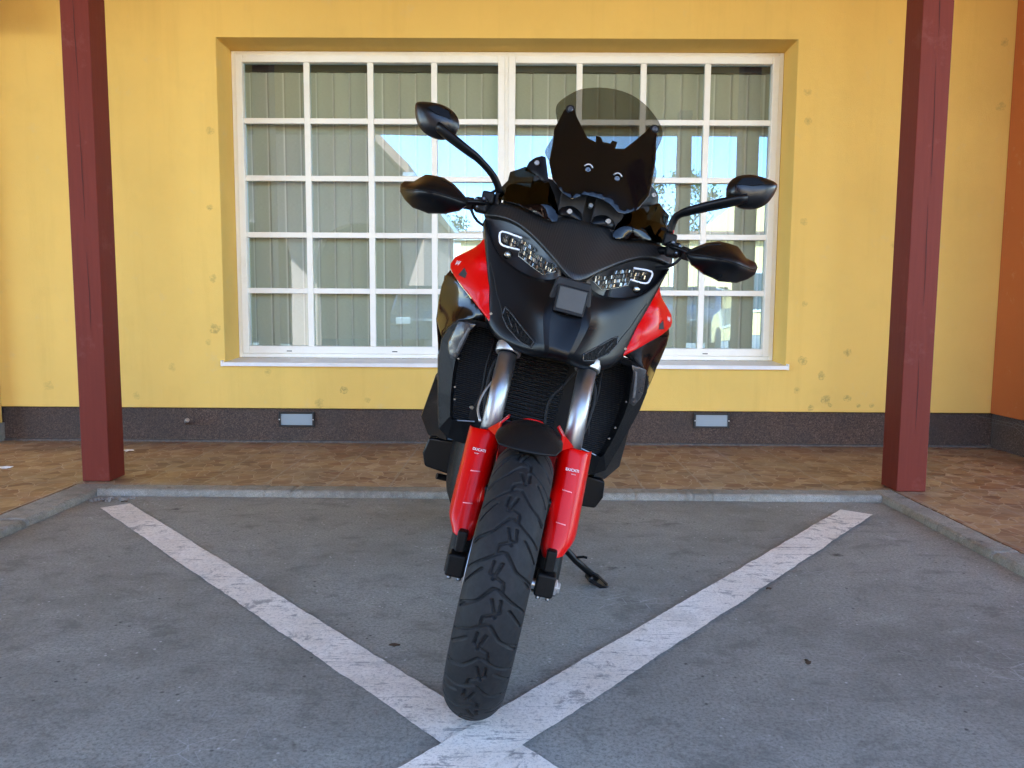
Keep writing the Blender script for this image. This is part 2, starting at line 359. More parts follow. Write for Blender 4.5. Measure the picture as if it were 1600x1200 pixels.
# painted lines, laid 4 mm up with ragged edges
def stripe(a0, a1, b0, b1, z, label, seed):
    """a0->a1 one long edge, b0->b1 the other"""
    rr = random.Random(seed); n = 260; vs = []; fs = []; e1 = e2 = 0
    A0, A1, B0, B1 = [Vector((*p, z)) for p in (a0, a1, b0, b1)]; dn = (B0-A0).normalized()
    for i in range(n+1):
        t = i/n; e1 = e1*.8 + rr.uniform(-.0016, .0016); e2 = e2*.8 + rr.uniform(-.0016, .0016)
        P = A0.lerp(A1, t) + dn*e1; Q = B0.lerp(B1, t) + dn*e2
        for k in range(5): vs.append(tuple(P.lerp(Q, k/4)))
    for i in range(n):
        for k in range(4): fs.append((i*5+k, i*5+k+1, (i+1)*5+k+1, (i+1)*5+k))
    o = mk('road_marking', vs, fs, M_paint); tag(o, label, 'road marking', 'painted lines on the bay floor'); return o
stripe((-1.98, 3.568), (.405, .996), (-1.883, 3.656), (.515, 1.06), .004, 'worn white painted line running from the left post towards the front wheel', 1)
stripe((1.674, 3.54), (-.49, .996), (1.559, 3.629), (-.62, 1.06), .008, 'cleaner white painted line running from the right post towards the front wheel', 2)

# house: wall with the window opening
YW = 5.20
OX0, OX1, OZ0, OZ1 = -1.985, 1.815, .575, 2.715
house = empty('yellow_house', (0, YW, 0)); tag(house, 'yellow rendered house with a wide window and dark pebbled base, behind the motorcycle', 'house')
wl_ = MB()
def wb(x0, x1, z0, z1, y0=0, y1=.36): wl_.box(x0, x1, y0, y1, z0, z1)
XL, XR, ZB, ZT = -9, 9, .272, 4.6
vs = []; fs = []
def ring(y):  # outer rectangle and opening, as verts
    return [(XL, y, ZB), (XR, y, ZB), (XR, y, ZT), (XL, y, ZT), (OX0, y, OZ0), (OX1, y, OZ0), (OX1, y, OZ1), (OX0, y, OZ1)]
vs = ring(0) + ring(.36)
for k in range(4):
    a, b = k, (k+1) % 4; fs.append((a, b, b+4, a+4)); fs.append((8+a, 8+b, 8+b+4, 8+a+4)); fs.append((a+4, b+4, b+12, a+12)); fs.append((a, b, b+8, a+8))
mk('wall', vs, fs, M_wall, house, bevel=.006)
MB().box(XL, XR, .035, .36, -.02, .268).build('plinth', M_plinth, house)
MB().box(XL, XR, .018, .06, -.02, GZ+.012).build('mortar_strip', M_mortar, house, bevel=.006)
# reveal stays in the wall mesh; room behind
hb_ = MB(); hb_.box(XL, XR, 3.4, 3.6, -.02, 4.6); hb_.box(XL, XR, .36, 3.4, 4.4, 4.6); hb_.box(XL, XL+.2, .36, 3.4, -.02, 4.4); hb_.box(XR-.2, XR, .36, 3.4, -.02, 4.4); hb_.build('room_wall', M_dark, house)

# the window: frame > two sashes, panes
win = empty('lattice_window', (0, YW+.26, 0)); tag(win, 'wide cream window of two sashes divided into small square lights, above the sill', 'window')
FX0, FX1, FZ0, FZ1 = -1.983, 1.813, .604, 2.713
def frame_mb(x0, x1, z0, z1, t, y0, y1, tb=None, tt=None):
    m = MB(); tb = tb or t; tt = tt or t
    m.box(x0, x0+t, y0, y1, z0, z1); m.box(x1-t, x1, y0, y1, z0, z1); m.box(x0+t, x1-t, y0+.0012, y1-.001, z0, z0+tb); m.box(x0+t, x1-t, y0+.0012, y1-.001, z1-tt, z1); return m
frame_mb(FX0, FX1, FZ0, FZ1, .030, 0, .07).build('window_frame', M_frame, win, bevel=.004)
MID = (FX0+FX1)/2
for sx0, sx1 in ((FX0+.030, MID-.012), (MID+.012, FX1-.030)):
    z0, z1 = FZ0+.030, FZ1-.030; t = .048
    s = frame_mb(sx0, sx1, z0, z1, t, -.016, .045, tb=.054).build('sash', M_frame, win, bevel=.005)
    gx0, gx1, gz0, gz1 = sx0+t, sx1-t, z0+.054, z1-t
    m = MB()
    for i in range(1, 4):
        x = gx0+(gx1-gx0)*i/4; m.box(x-.0205, x+.0205, -.006, .018, gz0-.002, gz1+.002)
    for j in range(1, 5):
        z = gz0+(gz1-gz0)*j/5
        for i in range(4):
            a = gx0+(gx1-gx0)*i/4 + (.0205 if i else 0); b = gx0+(gx1-gx0)*(i+1)/4 - (.0205 if i < 3 else 0)
            m.box(a-.001, b+.001, -.0045, .0165, z-.019, z+.019)
    m.build('glazing_bars', M_frame, s, bevel=.004)
    mk('pane', [(gx0-.01, .022, gz0-.01), (gx1+.01, .022, gz0-.01), (gx1+.01, .022, gz1+.01), (gx0-.01, .022, gz1+.01)], [(0, 1, 2, 3)], M_pane, s)
MB().box(MID-.012, MID+.012, -.004, .06, FZ0+.03, FZ1-.03).build('mullion', M_frame, win, bevel=.003)
for x in (-1.62, -.87, .35, 1.33):
    MB().box(x-.018, x+.018, -.0175, -.0150, FZ0+.045, FZ0+.051).build('drain_slot', M_slot, win)
# blinds behind the glass
bl = empty('vertical_blind', (0, YW+.37, 0)); tag(bl, 'closed vertical blind of grey-green woven strips behind the window glass', 'blind')
MB().box(-1.95, 1.79, -.035, .005, 2.60, 2.66).build('headrail', M_black, bl, bevel=.003)
sm = bpy.data.meshes.new('slat'); nx = 7; vs = []; fs = []
for i in range(nx):
    u = i/(nx-1)-.5
    for z in (-1.01, 1.005): vs.append((u*.127, -.004*math.cos(u*math.pi), z))
for i in range(nx-1): fs.append((2*i, 2*i+1, 2*i+3, 2*i+2))
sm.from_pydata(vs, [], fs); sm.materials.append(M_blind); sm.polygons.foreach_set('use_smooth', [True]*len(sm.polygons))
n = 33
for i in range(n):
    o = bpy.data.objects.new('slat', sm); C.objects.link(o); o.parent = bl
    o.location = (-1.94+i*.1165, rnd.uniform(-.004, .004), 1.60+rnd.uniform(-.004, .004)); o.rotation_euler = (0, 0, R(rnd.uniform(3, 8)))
cm = MB().tube([(-1.93+i*.0583, -.014, .622+.010*(i % 2)) for i in range(64)], .0015, 5); cm.build('bead_chain', M_frame, bl)
# sill
sv = [(-1.982, 0, .602), (1.812, 0, .602), (1.826, -.29, .588), (-2.002, -.29, .588), (-2.002, -.292, .563), (1.826, -.292, .563)]
sl_ = empty('window_sill', (0, YW+.26, 0)); tag(sl_, 'white sheet metal sill projecting under the lattice window', 'window sill')
mk('sill_sheet', [(v[0], v[1], v[2]) for v in sv], [(0, 1, 2, 3), (3, 2, 5, 4)], M_sill, sl_, solid=.003)
for x0, x1 in ((-2.006, -1.996), (1.820, 1.830)): MB().box(x0, x1, -.295, -.255, .560, .600).build('end_cap', M_sill, sl_, bevel=.002)

# lights let into the plinth
M_fglass = NT('frosted_lamp_glass'); _t = M_fglass
_t.base((.30, .36, .40), rough=.22, coat=1, coat_rough=.1, spec=.6); _t.bump(_t.noise(90, 3, .5, _t.coord()), .3, .002); M_fglass = _t.m
def brick_light(x, z, lab):
    o = empty('wall_lamp', (x, YW+.035, z)); tag(o, lab, 'wall lamp', 'lamps let into the plinth')
    frame_mb(-.122, .122, -.052, .052, .013, -.018, 0).build('lamp_frame', M_black, o, bevel=.002)
    MB().box(-.110, .110, -.010, -.001, -.040, .040).build('lamp_glass', M_fglass, o, bevel=.003)
    for s in (-1, 1): MB().lathe([(0, .004), (.003, .004), (.004, .002)], (s*.116, -.018, .0), (0, -1, 0), 10).build('screw', M_sill, o)
brick_light(-1.515, .193, 'oblong lamp with black frame in the dark plinth, left of the motorcycle')
brick_light(1.335, .205, 'oblong lamp with black frame in the dark plinth, right of the motorcycle')
M_rust = plain('rusty_metal', (.22, .13, .09), .6, .6, var=.5, sc=60); M_zinc = plain('dull_zinc', (.55, .55, .53), .35, .9)
tp = empty('pipe_stub', (-2.27, YW+.035, .175)); tag(tp, 'short rusty pipe end with a pale cap sticking out of the plinth', 'pipe')
MB().tube([(0, .01, -.015), (-.0, -.03, -.01), (.012, -.055, .005)], .010, 12).build('pipe', M_rust, tp)
MB().tube([(.012, -.055, .005), (.03, -.075, .02)], [.014, .015], 8).build('cap', M_zinc, tp, bevel=.002)

# posts
def post(x0, x1, y0, y1, zt, lab, cracks=()):
    o = empty('timber_post', ((x0+x1)/2, (y0+y1)/2, GZ)); tag(o, lab, 'post', 'dark red posts carrying the canopy')
    hx, hy = (x1-x0)/2, (y1-y0)/2
    MB().box(-hx, hx, -hy, hy, 0, zt-GZ).build('shaft', M_post, o, bevel=.005)
    if cracks:
        for (cx, z0, z1) in cracks:
            m = MB()
            k = 14; rr = random.Random(int(z0*100)+5)
            P = [(cx*hx + rr.uniform(-.0012, .0012)+.004*math.sin(z0+i*.2), -hy-.0008, z0+(z1-z0)*i/k) for i in range(k+1)]
            for i in range(k):
                w0 = .0016*math.sin(math.pi*i/k)+.0003; w1 = .0016*math.sin(math.pi*(i+1)/k)+.0003; a, b = P[i], P[i+1]
                m.add([(a[0]-w0, a[1], a[2]), (a[0]+w0, a[1], a[2]), (b[0]+w1, b[1], b[2]), (b[0]-w1, b[1], b[2])], [(0, 1, 2, 3)])
            m.build('drying_crack', M_crack, o)
    return o
post(-2.300, -2.154, 3.985, 4.145, 3.40, 'dark red timber post standing left of the motorcycle at the kerb corner', ((.0, 2.0, 2.5), (.02, 1.35, 1.9), (.1, .8, 1.2)))
post(1.953, 2.104, 3.890, 4.060, 3.40, 'dark red timber post standing right of the motorcycle at the kerb corner', ((.05, 2.25, 2.6), (.08, 1.55, 2.15), (.05, .95, 1.45), (.0, .3, .7)))
post(1.975, 2.13, 1.10, 1.26, 3.40, 'dark red timber post at the front right of the canopy, seen only in the glass')
# canopy over the bay
cp = empty('canopy', (0, 3, 3.40)); tag(cp, 'brown boarded canopy over the bay, carried by the dark red posts', 'canopy')
MB().box(-9, 9, -3.2, 2.2, .16, .24).build('ceiling', M_ceil, cp)
bm_ = MB(); bm_.box(-9, 9, -3.20, -3.04, 0, .158); bm_.build('front_beam', M_post, cp, bevel=.004)
MB().box(-9, 9, .93, 1.09, 0, .158).build('rear_beam', M_post, cp, bevel=.004)
MB().box(-9, 9, -3.3, 2.2, .242, .30).build('roof_deck', M_post, cp)
mk('roof', [(-9.2, -3.5, .31), (9.2, -3.5, .31), (9.2, 3.2, 2.6), (-9.2, 3.2, 2.6), (-9.2, -3.5, .36), (9.2, -3.5, .36), (9.2, 3.2, 2.7), (-9.2, 3.2, 2.7)], [(0, 1, 2, 3), (4, 7, 6, 5), (0, 4, 5, 1), (1, 5, 6, 2), (2, 6, 7, 3), (3, 7, 4, 0)], M_orange, cp)

# right: orange return wall; left: pier and lintel
ow = empty('orange_wall', (3.215, 0, 0)); tag(ow, 'orange rendered side wall at the right edge over a dark pebbled base', 'wall')
MB().box(0, 1.2, 4.1, YW-.001, .272, 3.2).build('render', M_orange, ow, bevel=.006)
MB().box(.035, 1.2, 4.13, YW+.03, -.01, .268).build('plinth', M_plinth, ow)
pr_ = empty('yellow_pier', (-3.53, YW, 0)); tag(pr_, 'yellow rendered pier at the far left edge beside the dark base', 'pier')
MB().box(-.6, 0, -.10, -.001, .16, 3.2).build('render', M_wall2, pr_, bevel=.006)
MB().box(-.6, -.01, -.09, .03, -.01, .158).build('base', M_curb, pr_)
lt = MB().box(-5.2, -3.372, YW-.32, YW-.102, 2.735, 3.2).build('lintel', M_orange, bevel=.005); tag(lt, 'orange lintel end high in the top left corner of the picture', 'lintel')

# ------------------------------------------------------------------ what the glass mirrors: the yard in front of the bay
def far_house():
    o = empty('yellow_building', (0, -20.5, 0)); tag(o, 'long low yellow building with white pilasters across the yard, mirrored in the window glass', 'building')
    MB().box(-22, 26, -6, 0, 0, 3.75).build('wall', M_far, o)
    for x in (-16, -11, -6.5, -2.6, 1.2, 5.0, 6.4, 12.5, 17, 22): MB().box(x-.28, x+.28, 0, .10, 0, 3.72).build('pilaster', M_farw, o)
    MB().box(-22.2, 26.2, -.2, .22, 3.752, 4.0).build('cornice', M_farw, o)
    n = 24; P = [(6.6, 3.9)] + [(6.6+(5.8)*(i/n), 3.95+1.5*(.5-.5*math.cos(math.pi*min(1, 2*(i/n if i <= n/2 else 1-i/n))))) for i in range(n+1)] + [(12.4, 3.9)]
    vs = [(x, -.35, z) for x, z in P] + [(x, .04, z) for x, z in P]; k = len(P)
    mk('gable', vs, [tuple(range(k)), tuple(range(2*k-1, k-1, -1))] + [(i, (i+1) % k, (i+1) % k+k, i+k) for i in range(k)], M_far, o)
    for x in (-13.5, -8.7, -4.5, -.7, 3.1, 9.4, 14.8):
        f = MB().box(x-.6, x+.6, .0, .05, .9, 2.6).build('window', M_farw, o)
        MB().box(x-.5, x+.5, .03, .056, 1.0, 2.5).build('pane', M_room, f)
    mk('roof', [(-22.4, .3, 4.0), (26.4, .3, 4.0), (26.4, -6.3, 4.3), (-22.4, -6.3, 4.3), (-22.4, .3, 4.1), (26.4, .3, 4.1), (26.4, -6.3, 4.4), (-22.4, -6.3, 4.4)], [(0, 1, 2, 3), (4, 7, 6, 5), (0, 4, 5, 1), (1, 5, 6, 2), (2, 6, 7, 3), (3, 7, 4, 0)], M_roof, o)
M_room = plain('dark_window_pane', (.05, .06, .07), .15)
M_roof = plain('brown_roof_tiles', (.24, .13, .09), .85, var=.3, sc=12)
far_house()
def gable_house():
    o = empty('gabled_porch_building', (-6.45, -7.5, 0)); tag(o, 'gabled building with arched porch and an added shading overhang, mirrored in the left half of the window', 'building')
    # roof: two thick slopes, overhang added to keep the arched front in shade
    for s in (-1, 1):
        A = [(0, 3.5, 7.85), (s*4.35, 3.5, 3.5), (s*4.35, -9, 3.5), (0, -9, 7.85)]; Bq = [(x, y, z+.2) for x, y, z in A]
        mk('roof_slope', A+Bq, [(0, 1, 2, 3), (7, 6, 5, 4), (0, 4, 5, 1), (1, 5, 6, 2), (2, 6, 7, 3), (3, 7, 4, 0)], M_roof, o)
        MB().box(s*4.35-.1, s*4.35+.1, -9, 3.55, 3.4, 3.54).build('gutter', M_zinc, o)
    # front with arches
    outl = [(-4.2, 0), (4.2, 0), (4.2, 3.6), (0, 7.8), (-4.2, 3.6)]
    holes = []
    for cx in (-2.9, 0, 2.7):
        holes.append([(cx+1.05, .0)] + [(cx+1.05*math.cos(a), 2.1+.9*math.sin(a)) for a in np.linspace(0, math.pi, 12)] + [(cx-1.05, .0)])
    vs2 = [Vector(p) for p in outl]; ed = [(i, (i+1) % 5) for i in range(5)]; 
    pts = [Vector((-4.2, .0)), ]
    poly = [(-4.2, 0)]
    for h in sorted(holes, key=lambda h: h[-1][0]): poly += h[::-1]
    poly += [(4.2, 0), (4.2, 3.6), (0, 7.8), (-4.2, 3.6)]
    r = delaunay_2d_cdt([Vector(p) for p in poly], [(i, (i+1) % len(poly)) for i in range(len(poly))], [], 1, 1e-5)
    V, F = r[0], r[2]; k = len(V)
    vs = [(v.x, 0, v.y) for v in V] + [(v.x, -.4, v.y) for v in V]
    cnt = {}
    for f in F:
        for a, b in zip(f, f[1:]+f[:1]): cnt[(a, b)] = 1
    side = [(a, b, b+k, a+k) for (a, b) in cnt if (b, a) not in cnt]
    mk('arched_front', vs, [tuple(f) for f in F] + [tuple(i+k for i in f[::-1]) for f in F] + side, M_pink, o)
    iw = MB(); iw.box(-4.0, 4.0, -8.5, -6, 0, 3.4); iw.box(-3.2, 3.2, -8.4, -6.1, 3.402, 4.4); iw.build('inner_wall', M_inner, o)
    MB().box(4.0, 4.2, -8.5, -.41, 0, 3.6).build('side_wall', M_pink, o); MB().box(-4.2, -4.0, -8.5, -.41, 0, 3.6).build('side_wall', M_pink, o)
gable_house()
# parked cars seen only as dark shapes in the glass
M_carp = plain('dark_car_paint', (.02, .025, .03), .25, coat=1); M_carg = plain('car_window', (.02, .02, .022), .08); M_tyre0 = plain('plain_rubber', (.02, .02, .02), .8)
M_lampw = plain('lamp_plastic', (.2, .2, .2), .2)
def car(loc, rz, lab):
    o = empty('parked_car', loc, rz); tag(o, lab, 'car', 'cars parked in the yard')
    P = [(-2.1, .35), (-2.15, .75), (-1.9, .95), (-1.1, 1.05), (-.35, 1.45), (.9, 1.48), (1.7, 1.1), (2.1, 1.0), (2.15, .5), (2.1, .3)]
    vs = []; fs = []; cols = [-.85, -.8, -.4, 0, .4, .8, .85]; k = len(P)
    for x in cols:
        f = (abs(x)/.85)
        for y, z in P:
            zz = z - (.06 if f > .9 else 0) if z > .9 else z; xx = x*(1 - .18*max(0, z-.95)/.5)
            vs.append((xx, y*(1-.03*f*f), zz))
    n = len(cols)
    for i in range(n-1):
        for j in range(k): fs.append((i*k+j, i*k+(j+1) % k, (i+1)*k+(j+1) % k, (i+1)*k+j))
    fs += [tuple(range(k)), tuple((n-1)*k+j for j in range(k))[::-1]]
    mk('body', vs, fs, M_carp, o, smooth=False, bevel=.03)
    mk('windscreen', [(-.72, -1.06, 1.09), (.72, -1.06, 1.09), (.60, -.38, 1.45), (-.60, -.38, 1.45)], [(0, 1, 2, 3)], M_carg, o)
    mk('rear_screen', [(-.6, .98, 1.47), (.6, .98, 1.47), (.7, 1.66, 1.14), (-.7, 1.66, 1.14)], [(0, 1, 2, 3)], M_carg, o)
    for s in (-1, 1):
        mk('side_window', [(s*.835, -.9, 1.0), (s*.835, 1.4, 1.02), (s*.70, .85, 1.42), (s*.70, -.3, 1.40)], [(0, 1, 2, 3)], M_carg, o)
        MB().box(s*.6-.14, s*.6+.14, -2.14, -2.08, .66, .80).build('headlight', M_lampw, o, bevel=.02)
        for y in (-1.35, 1.3): MB().lathe([(-.1, .2), (-.1, .31), (-.08, .33), (.08, .33), (.1, .31), (.1, .2)], (s*.76, y, .33), (1, 0, 0), 24).build('wheel', M_tyre0, o)
car((3.7, -5.6, 0), R(205), 'dark car parked at the right of the yard, mirrored low in the window glass')
car((-1.9, -6.0, 0), R(172), 'dark car parked in front of the gabled porch, mirrored low in the window glass')
def tree(loc, h, lab, seed):
    rr = random.Random(seed); o = empty('broadleaf_tree', loc); tag(o, lab, 'tree', 'trees beyond the yard')
    m = MB(); m.tube([(0, 0, 0), (.1, 0, h*.25), (0, .1, h*.5), (.1, 0, h*.8)], [.22, .17, .12, .04], 8)
    for i in range(7):
        a = rr.uniform(0, 6.28); z = h*rr.uniform(.3, .6); m.tube([(0, 0, z), (math.cos(a)*1.0, math.sin(a)*1.0, z+h*.14), (math.cos(a)*1.9, math.sin(a)*1.9, z+h*.26)], [.08, .05, .02], 6)
    m.build('trunk', M_bark, o)
    vs = []; fs = []
    for c in range(42):
        a = rr.uniform(0, 6.28); u = rr.uniform(-.9, 1); rad = 2.3*math.sqrt(max(0.05, 1-u*u))*rr.uniform(.4, 1)
        cx, cy, cz = rad*math.cos(a), rad*math.sin(a), h*.66+u*h*.30
        for q in range(60):
            d = Vector((rr.gauss(0, 1), rr.gauss(0, 1), rr.gauss(0, 1))).normalized()*rr.uniform(.1, .6); p = Vector((cx, cy, cz))+d
            e1 = Vector((rr.gauss(0, 1), rr.gauss(0, 1), rr.gauss(0, 1))).normalized()*.10; e2 = e1.orthogonal().normalized()*.06; k = len(vs)
            vs += [p-e1, p+e2, p+e1, p-e2]; fs.append((k, k+1, k+2, k+3))
    mk('crown', vs, fs, M_leaf, o)
M_bark = plain('bark', (.09, .07, .05), .9, var=.4); M_leaf = plain('leaves', (.06, .11, .025), .6, var=.4, sc=3)
tree((8.0, -28.5, 0), 8.2, 'broadleaf tree showing above the yellow building, mirrored in the right half of the glass', 3)
tree((-5.0, -31, 0), 7.0, 'smaller broadleaf tree behind the yellow building, mirrored left of the motorcycle', 5)

# small litter
M_paper = plain('scrap_paper', (.72, .71, .66), .8); M_leafd = plain('dry_leaf', (.055, .035, .02), .8); M_lite = plain('mortar_crumb', (.28, .27, .25), .9, bump=.5)
def scrap(x, y, z, sx, sy, rz, mat, nm, lab, cat_, seed=1, grp=None, lift=.012):
    rr = random.Random(seed); n = 12; vs = [(0, 0, lift)]
    for i in range(n):
        a = 2*math.pi*i/n; q = rr.uniform(.7, 1.1); vs.append((math.cos(a)*sx*q, math.sin(a)*sy*q, lift*rr.uniform(.05, .9)))
    fs = [(0, i+1, (i+1) % n+1) for i in range(n)]
    o = mk(nm, vs, fs, mat, solid=.0012); o.location = (x, y, z); o.rotation_euler.z = rz; tag(o, lab, cat_, grp); return o
scrap(-2.50, 4.85, GZ, .045, .02, .2, M_paper, 'paper_scrap', 'white paper scrap on the tiles just right of the left post, close to the wall', 'litter', 1, 'litter on the tiles')
scrap(-2.93, 4.30, GZ, .05, .022, .1, M_paper, 'paper_scrap', 'white paper scrap on the tiles at the far left edge', 'litter', 2, 'litter on the tiles')
scrap(-1.93, 3.70, 0, .018, .010, .4, M_leafd, 'dry_leaf', 'small dark leaf on the concrete just beyond the end of the left painted line', 'leaf', 3, 'leaves on the bay floor', .006)
scrap(.865, 2.55, .010, .013, .008, .4, M_leafd, 'dry_leaf', 'small dark leaf lying on the right painted line', 'leaf', 4, 'leaves on the bay floor', .006)
scrap(.80, 2.02, 0, .014, .010, 1.4, M_leafd, 'dry_leaf', 'small dark leaf on bare concrete right of the right painted line', 'leaf', 5, 'leaves on the bay floor', .006)
scrap(-.345, 2.105, 0, .017, .010, .1, M_leafd, 'dry_leaf', 'small dark leaf on the concrete between the left painted line and the front tyre', 'leaf', 6, 'leaves on the bay floor', .005)
scrap(-2.62, 4.65, GZ, .012, .008, .1, M_leafd, 'dry_leaf', 'dark speck of leaf on the tiles left of the left post', 'leaf', 8, None, .004)
cr = MB()
for i in range(46):
    a = rnd.gauss(0, 1); b = rnd.gauss(0, 1); s = rnd.uniform(.002, .0075); x = -2.03+a*.06; y = 3.76-abs(b)*.03
    if y < 3.6: continue
    M = Matrix.Translation((x, y, s*.7)) @ Euler((rnd.random()*3, rnd.random()*3, rnd.random()*3)).to_matrix().to_4x4(); cr.box(-s, s, -s*.8, s*.8, -s*.7, s*.7, M)
tag(cr.build('rubble', M_lite), 'crumbs of broken kerb concrete lying at the foot of the left post', 'rubble', kind='stuff')
# cobweb threads in the right corner
cw = MB()
for i in range(6):
    y = 4.75+rnd.uniform(-.1, .25); x = 3.21; z = .27-rnd.uniform(0, .03); cw.tube([(x-rnd.uniform(.0, .16), y+rnd.uniform(.05, .3), z), (x-.01+rnd.uniform(0, .03), y, z-.03), (x+rnd.uniform(0, .04), y-.15, z-rnd.uniform(.05, .2))], .0008, 4)
tag(cw.build('cobweb', plain('cobweb_threads', (.16, .15, .13), .9)), 'dusty cobweb threads in the corner under the orange wall', 'cobweb', kind='stuff')

# ================================================================== the motorcycle
# bike frame: x to its left (picture right), y rearwards, z up; leaning on its stand
BM = Matrix(((0.968036, -0.046389, 0.246484, -0.102), (0.044955, 0.998923, 0.011446, 1.785), (-0.246749, 0.0, 0.969079, 0.0), (0, 0, 0, 1)))
bike = bpy.data.objects.new('motorcycle', None); C.objects.link(bike); bike.matrix_world = BM
tag(bike, 'black and red adventure motorcycle leaning on its side stand, parked nose out under the canopy', 'motorcycle')
RS = Matrix(((0.992809, 0.108933, -0.049644), (-0.108933, 0.994045, 0.002714), (0.049644, 0.002714, 0.998763)))   # bars turned 7 degrees
SP = Vector((0, -.102, 0))
def S(p):                       # steered frame -> bike frame (columns of RS are the turned axes)
    return SP + RS @ (Vector(p)-SP) - Vector((.010, 0, 0))
RL = Matrix.Translation((0, 0, .4)) @ Matrix.Rotation(R(.8), 4, 'Y') @ Matrix.Translation((0, 0, -.4))
def steer(o, roll=False):
    me = o.data
    for v in me.vertices:
        if v.co.z > .95: v.co.z -= .028*v.co.x*min(1, (v.co.z-.95)/.2)      # the bars sit a touch askew
        v.co = S(v.co)
        if roll: v.co = RL @ v.co
    return o
# ---- materials
M_lampb = plain('lamp_housing_black', (.003, .003, .0035), .35, var=.2); M_gloss2 = plain('mirror_shell_black', (.003, .003, .0032), .3, coat=.15, coat_rough=.2, spec=.35); M_dull = plain('dull_black', (.004, .004, .004), .7)
M_gloss = plain('gloss_black_paint', (.0022, .0022, .0024), .12, coat=.22, var=.2, coat_rough=.03, spec=.22)
M_matte = plain('satin_black_plastic', (.0030, .0033, .0040), .30, var=.15, sc=8, spec=.19)
M_rough = plain('grained_black_plastic', (.0045, .0045, .0048), .5, var=.3, sc=300, bump=.2, spec=.2)
M_red = plain('racing_red_paint', (.56, .0008, .0006), .34, coat=.18, var=.04, sc=6, coat_rough=.04, spec=.15)
M_alu = plain('cast_aluminium', (.46, .45, .42), .42, .9, bump=.1); M_steel = plain('polished_steel', (.36, .36, .36), .36, 1.0, var=.08)
M_screwm = plain('bolt_steel', (.13, .13, .13), .35, 1.0); M_white = plain('white_lamp_strip', (.82, .84, .88), .25); M_rub = plain('black_rubber', (.0105, .011, .012), .68, var=.35, sc=120, spec=.3)
M_chrome = plain('lamp_reflector', (.30, .29, .24), .25, 1.0); M_grey = plain('radar_cover', (.060, .058, .053), .5, var=.08, spec=.3); M_led = plain('red_switch', (.5, .01, .01), .4)
M_letter = plain('silver_lettering', (.72, .68, .68), .4); M_pinkb = plain('guard_glare_pink', (.90, .30, .33), .3, coat=1)
M_smoke = m_glass('smoked_screen', .035, tint=(.54, .54, .52)); M_clear = m_glass('clear_lamp_cover', .004, tint=(.93, .93, .93)); M_smoke2 = m_glass('dark_smoked_plastic', .025, tint=(.15, .14, .12))
def m_carbon():
    t = NT('carbon_fibre'); tc = t.coord((1, 1, 1)); 
    w1 = t.n('TexWave'); w1.bands_direction = 'DIAGONAL'; w1.inputs['Scale'].default_value = 62; t.l(tc, w1.inputs[0])
    ck = t.n('TexChecker'); ck.inputs['Scale'].default_value = 330; mp = t.n('Mapping'); mp.inputs['Rotation'].default_value = (0, R(12), 0); t.l(tc, mp.inputs[0]); t.l(mp.outputs[0], ck.inputs[0])
    ck.inputs[1].default_value = (.003, .003, .0035, 1); ck.inputs[2].default_value = (.022, .021, .020, 1)
    t.base(ck.outputs[0], rough=.45, coat=.3, coat_rough=.25, spec=.3); return t.m
M_carbon = m_carbon()
def m_mesh():
    t = NT('honeycomb_grille'); co = t.coord()
    e = t.voro(95, 'DISTANCE_TO_EDGE', co, rnd_=.0); c = t.ramp(e, [(.10, .008), (.2, .0005)])
    t.base(c, rough=.6, spec=.1); t.bump(t.ramp(e, [(.08, 1), (.2, 0)]), .8, .004); return t.m
M_mesh = m_mesh(); M_rim = plain('vent_rim_black', (.014, .015, .017), .3, spec=.5)
def m_core():
    t = NT('radiator_core'); co = t.coord(); w1 = t.n('TexWave'); w1.bands_direction = 'Z'; w1.inputs['Scale'].default_value = 55; t.l(co, w1.inputs[0])
    t.base(t.ramp(w1.outputs[0], [(.4, .002), (.8, .022)]), rough=.5, metal=.5); t.bump(w1.outputs[0], .7, .004); return t.m
M_core = m_core()

# ---- panels: an outline with depths, smooth surface through the points
def tps(P, Y, lam=1e-5):
    P = np.array(P); n = len(P); d = np.linalg.norm(P[:, None]-P[None], axis=2); K = np.where(d > 0, d*d*np.log(d+1e-12), 0)+lam*np.eye(n)
    A = np.zeros((n+3, n+3)); A[:n, :n] = K; A[:n, n] = 1; A[:n, n+1:] = P; A[n, :n] = 1; A[n+1:, :n] = P.T
    c = np.linalg.solve(A, np.concatenate([Y, [0, 0, 0]]))
    def f(Q):
        Q = np.atleast_2d(Q); d = np.linalg.norm(Q[:, None]-P[None], axis=2); return np.where(d > 0, d*d*np.log(d+1e-12), 0)@c[:n] + c[n] + Q@c[n+1:]
    return f
def inside(poly, q):
    x, y = q; r = False; n = len(poly)
    for i in range(n):
        a, b = poly[i], poly[(i+1) % n]
        if (a[1] > y) != (b[1] > y) and x < (b[0]-a[0])*(y-a[1])/(b[1]-a[1])+a[0]: r = not r
    return r
def edist(poly, Q):
    A = np.array(poly); B_ = np.roll(A, -1, 0); Q = np.atleast_2d(Q); d = B_-A
    t = np.clip(((Q[:, None]-A[None])*d[None]).sum(2)/((d*d).sum(1)+1e-15), 0, 1); return np.linalg.norm(Q[:, None]-(A[None]+t[..., None]*d[None]), axis=2).min(1)
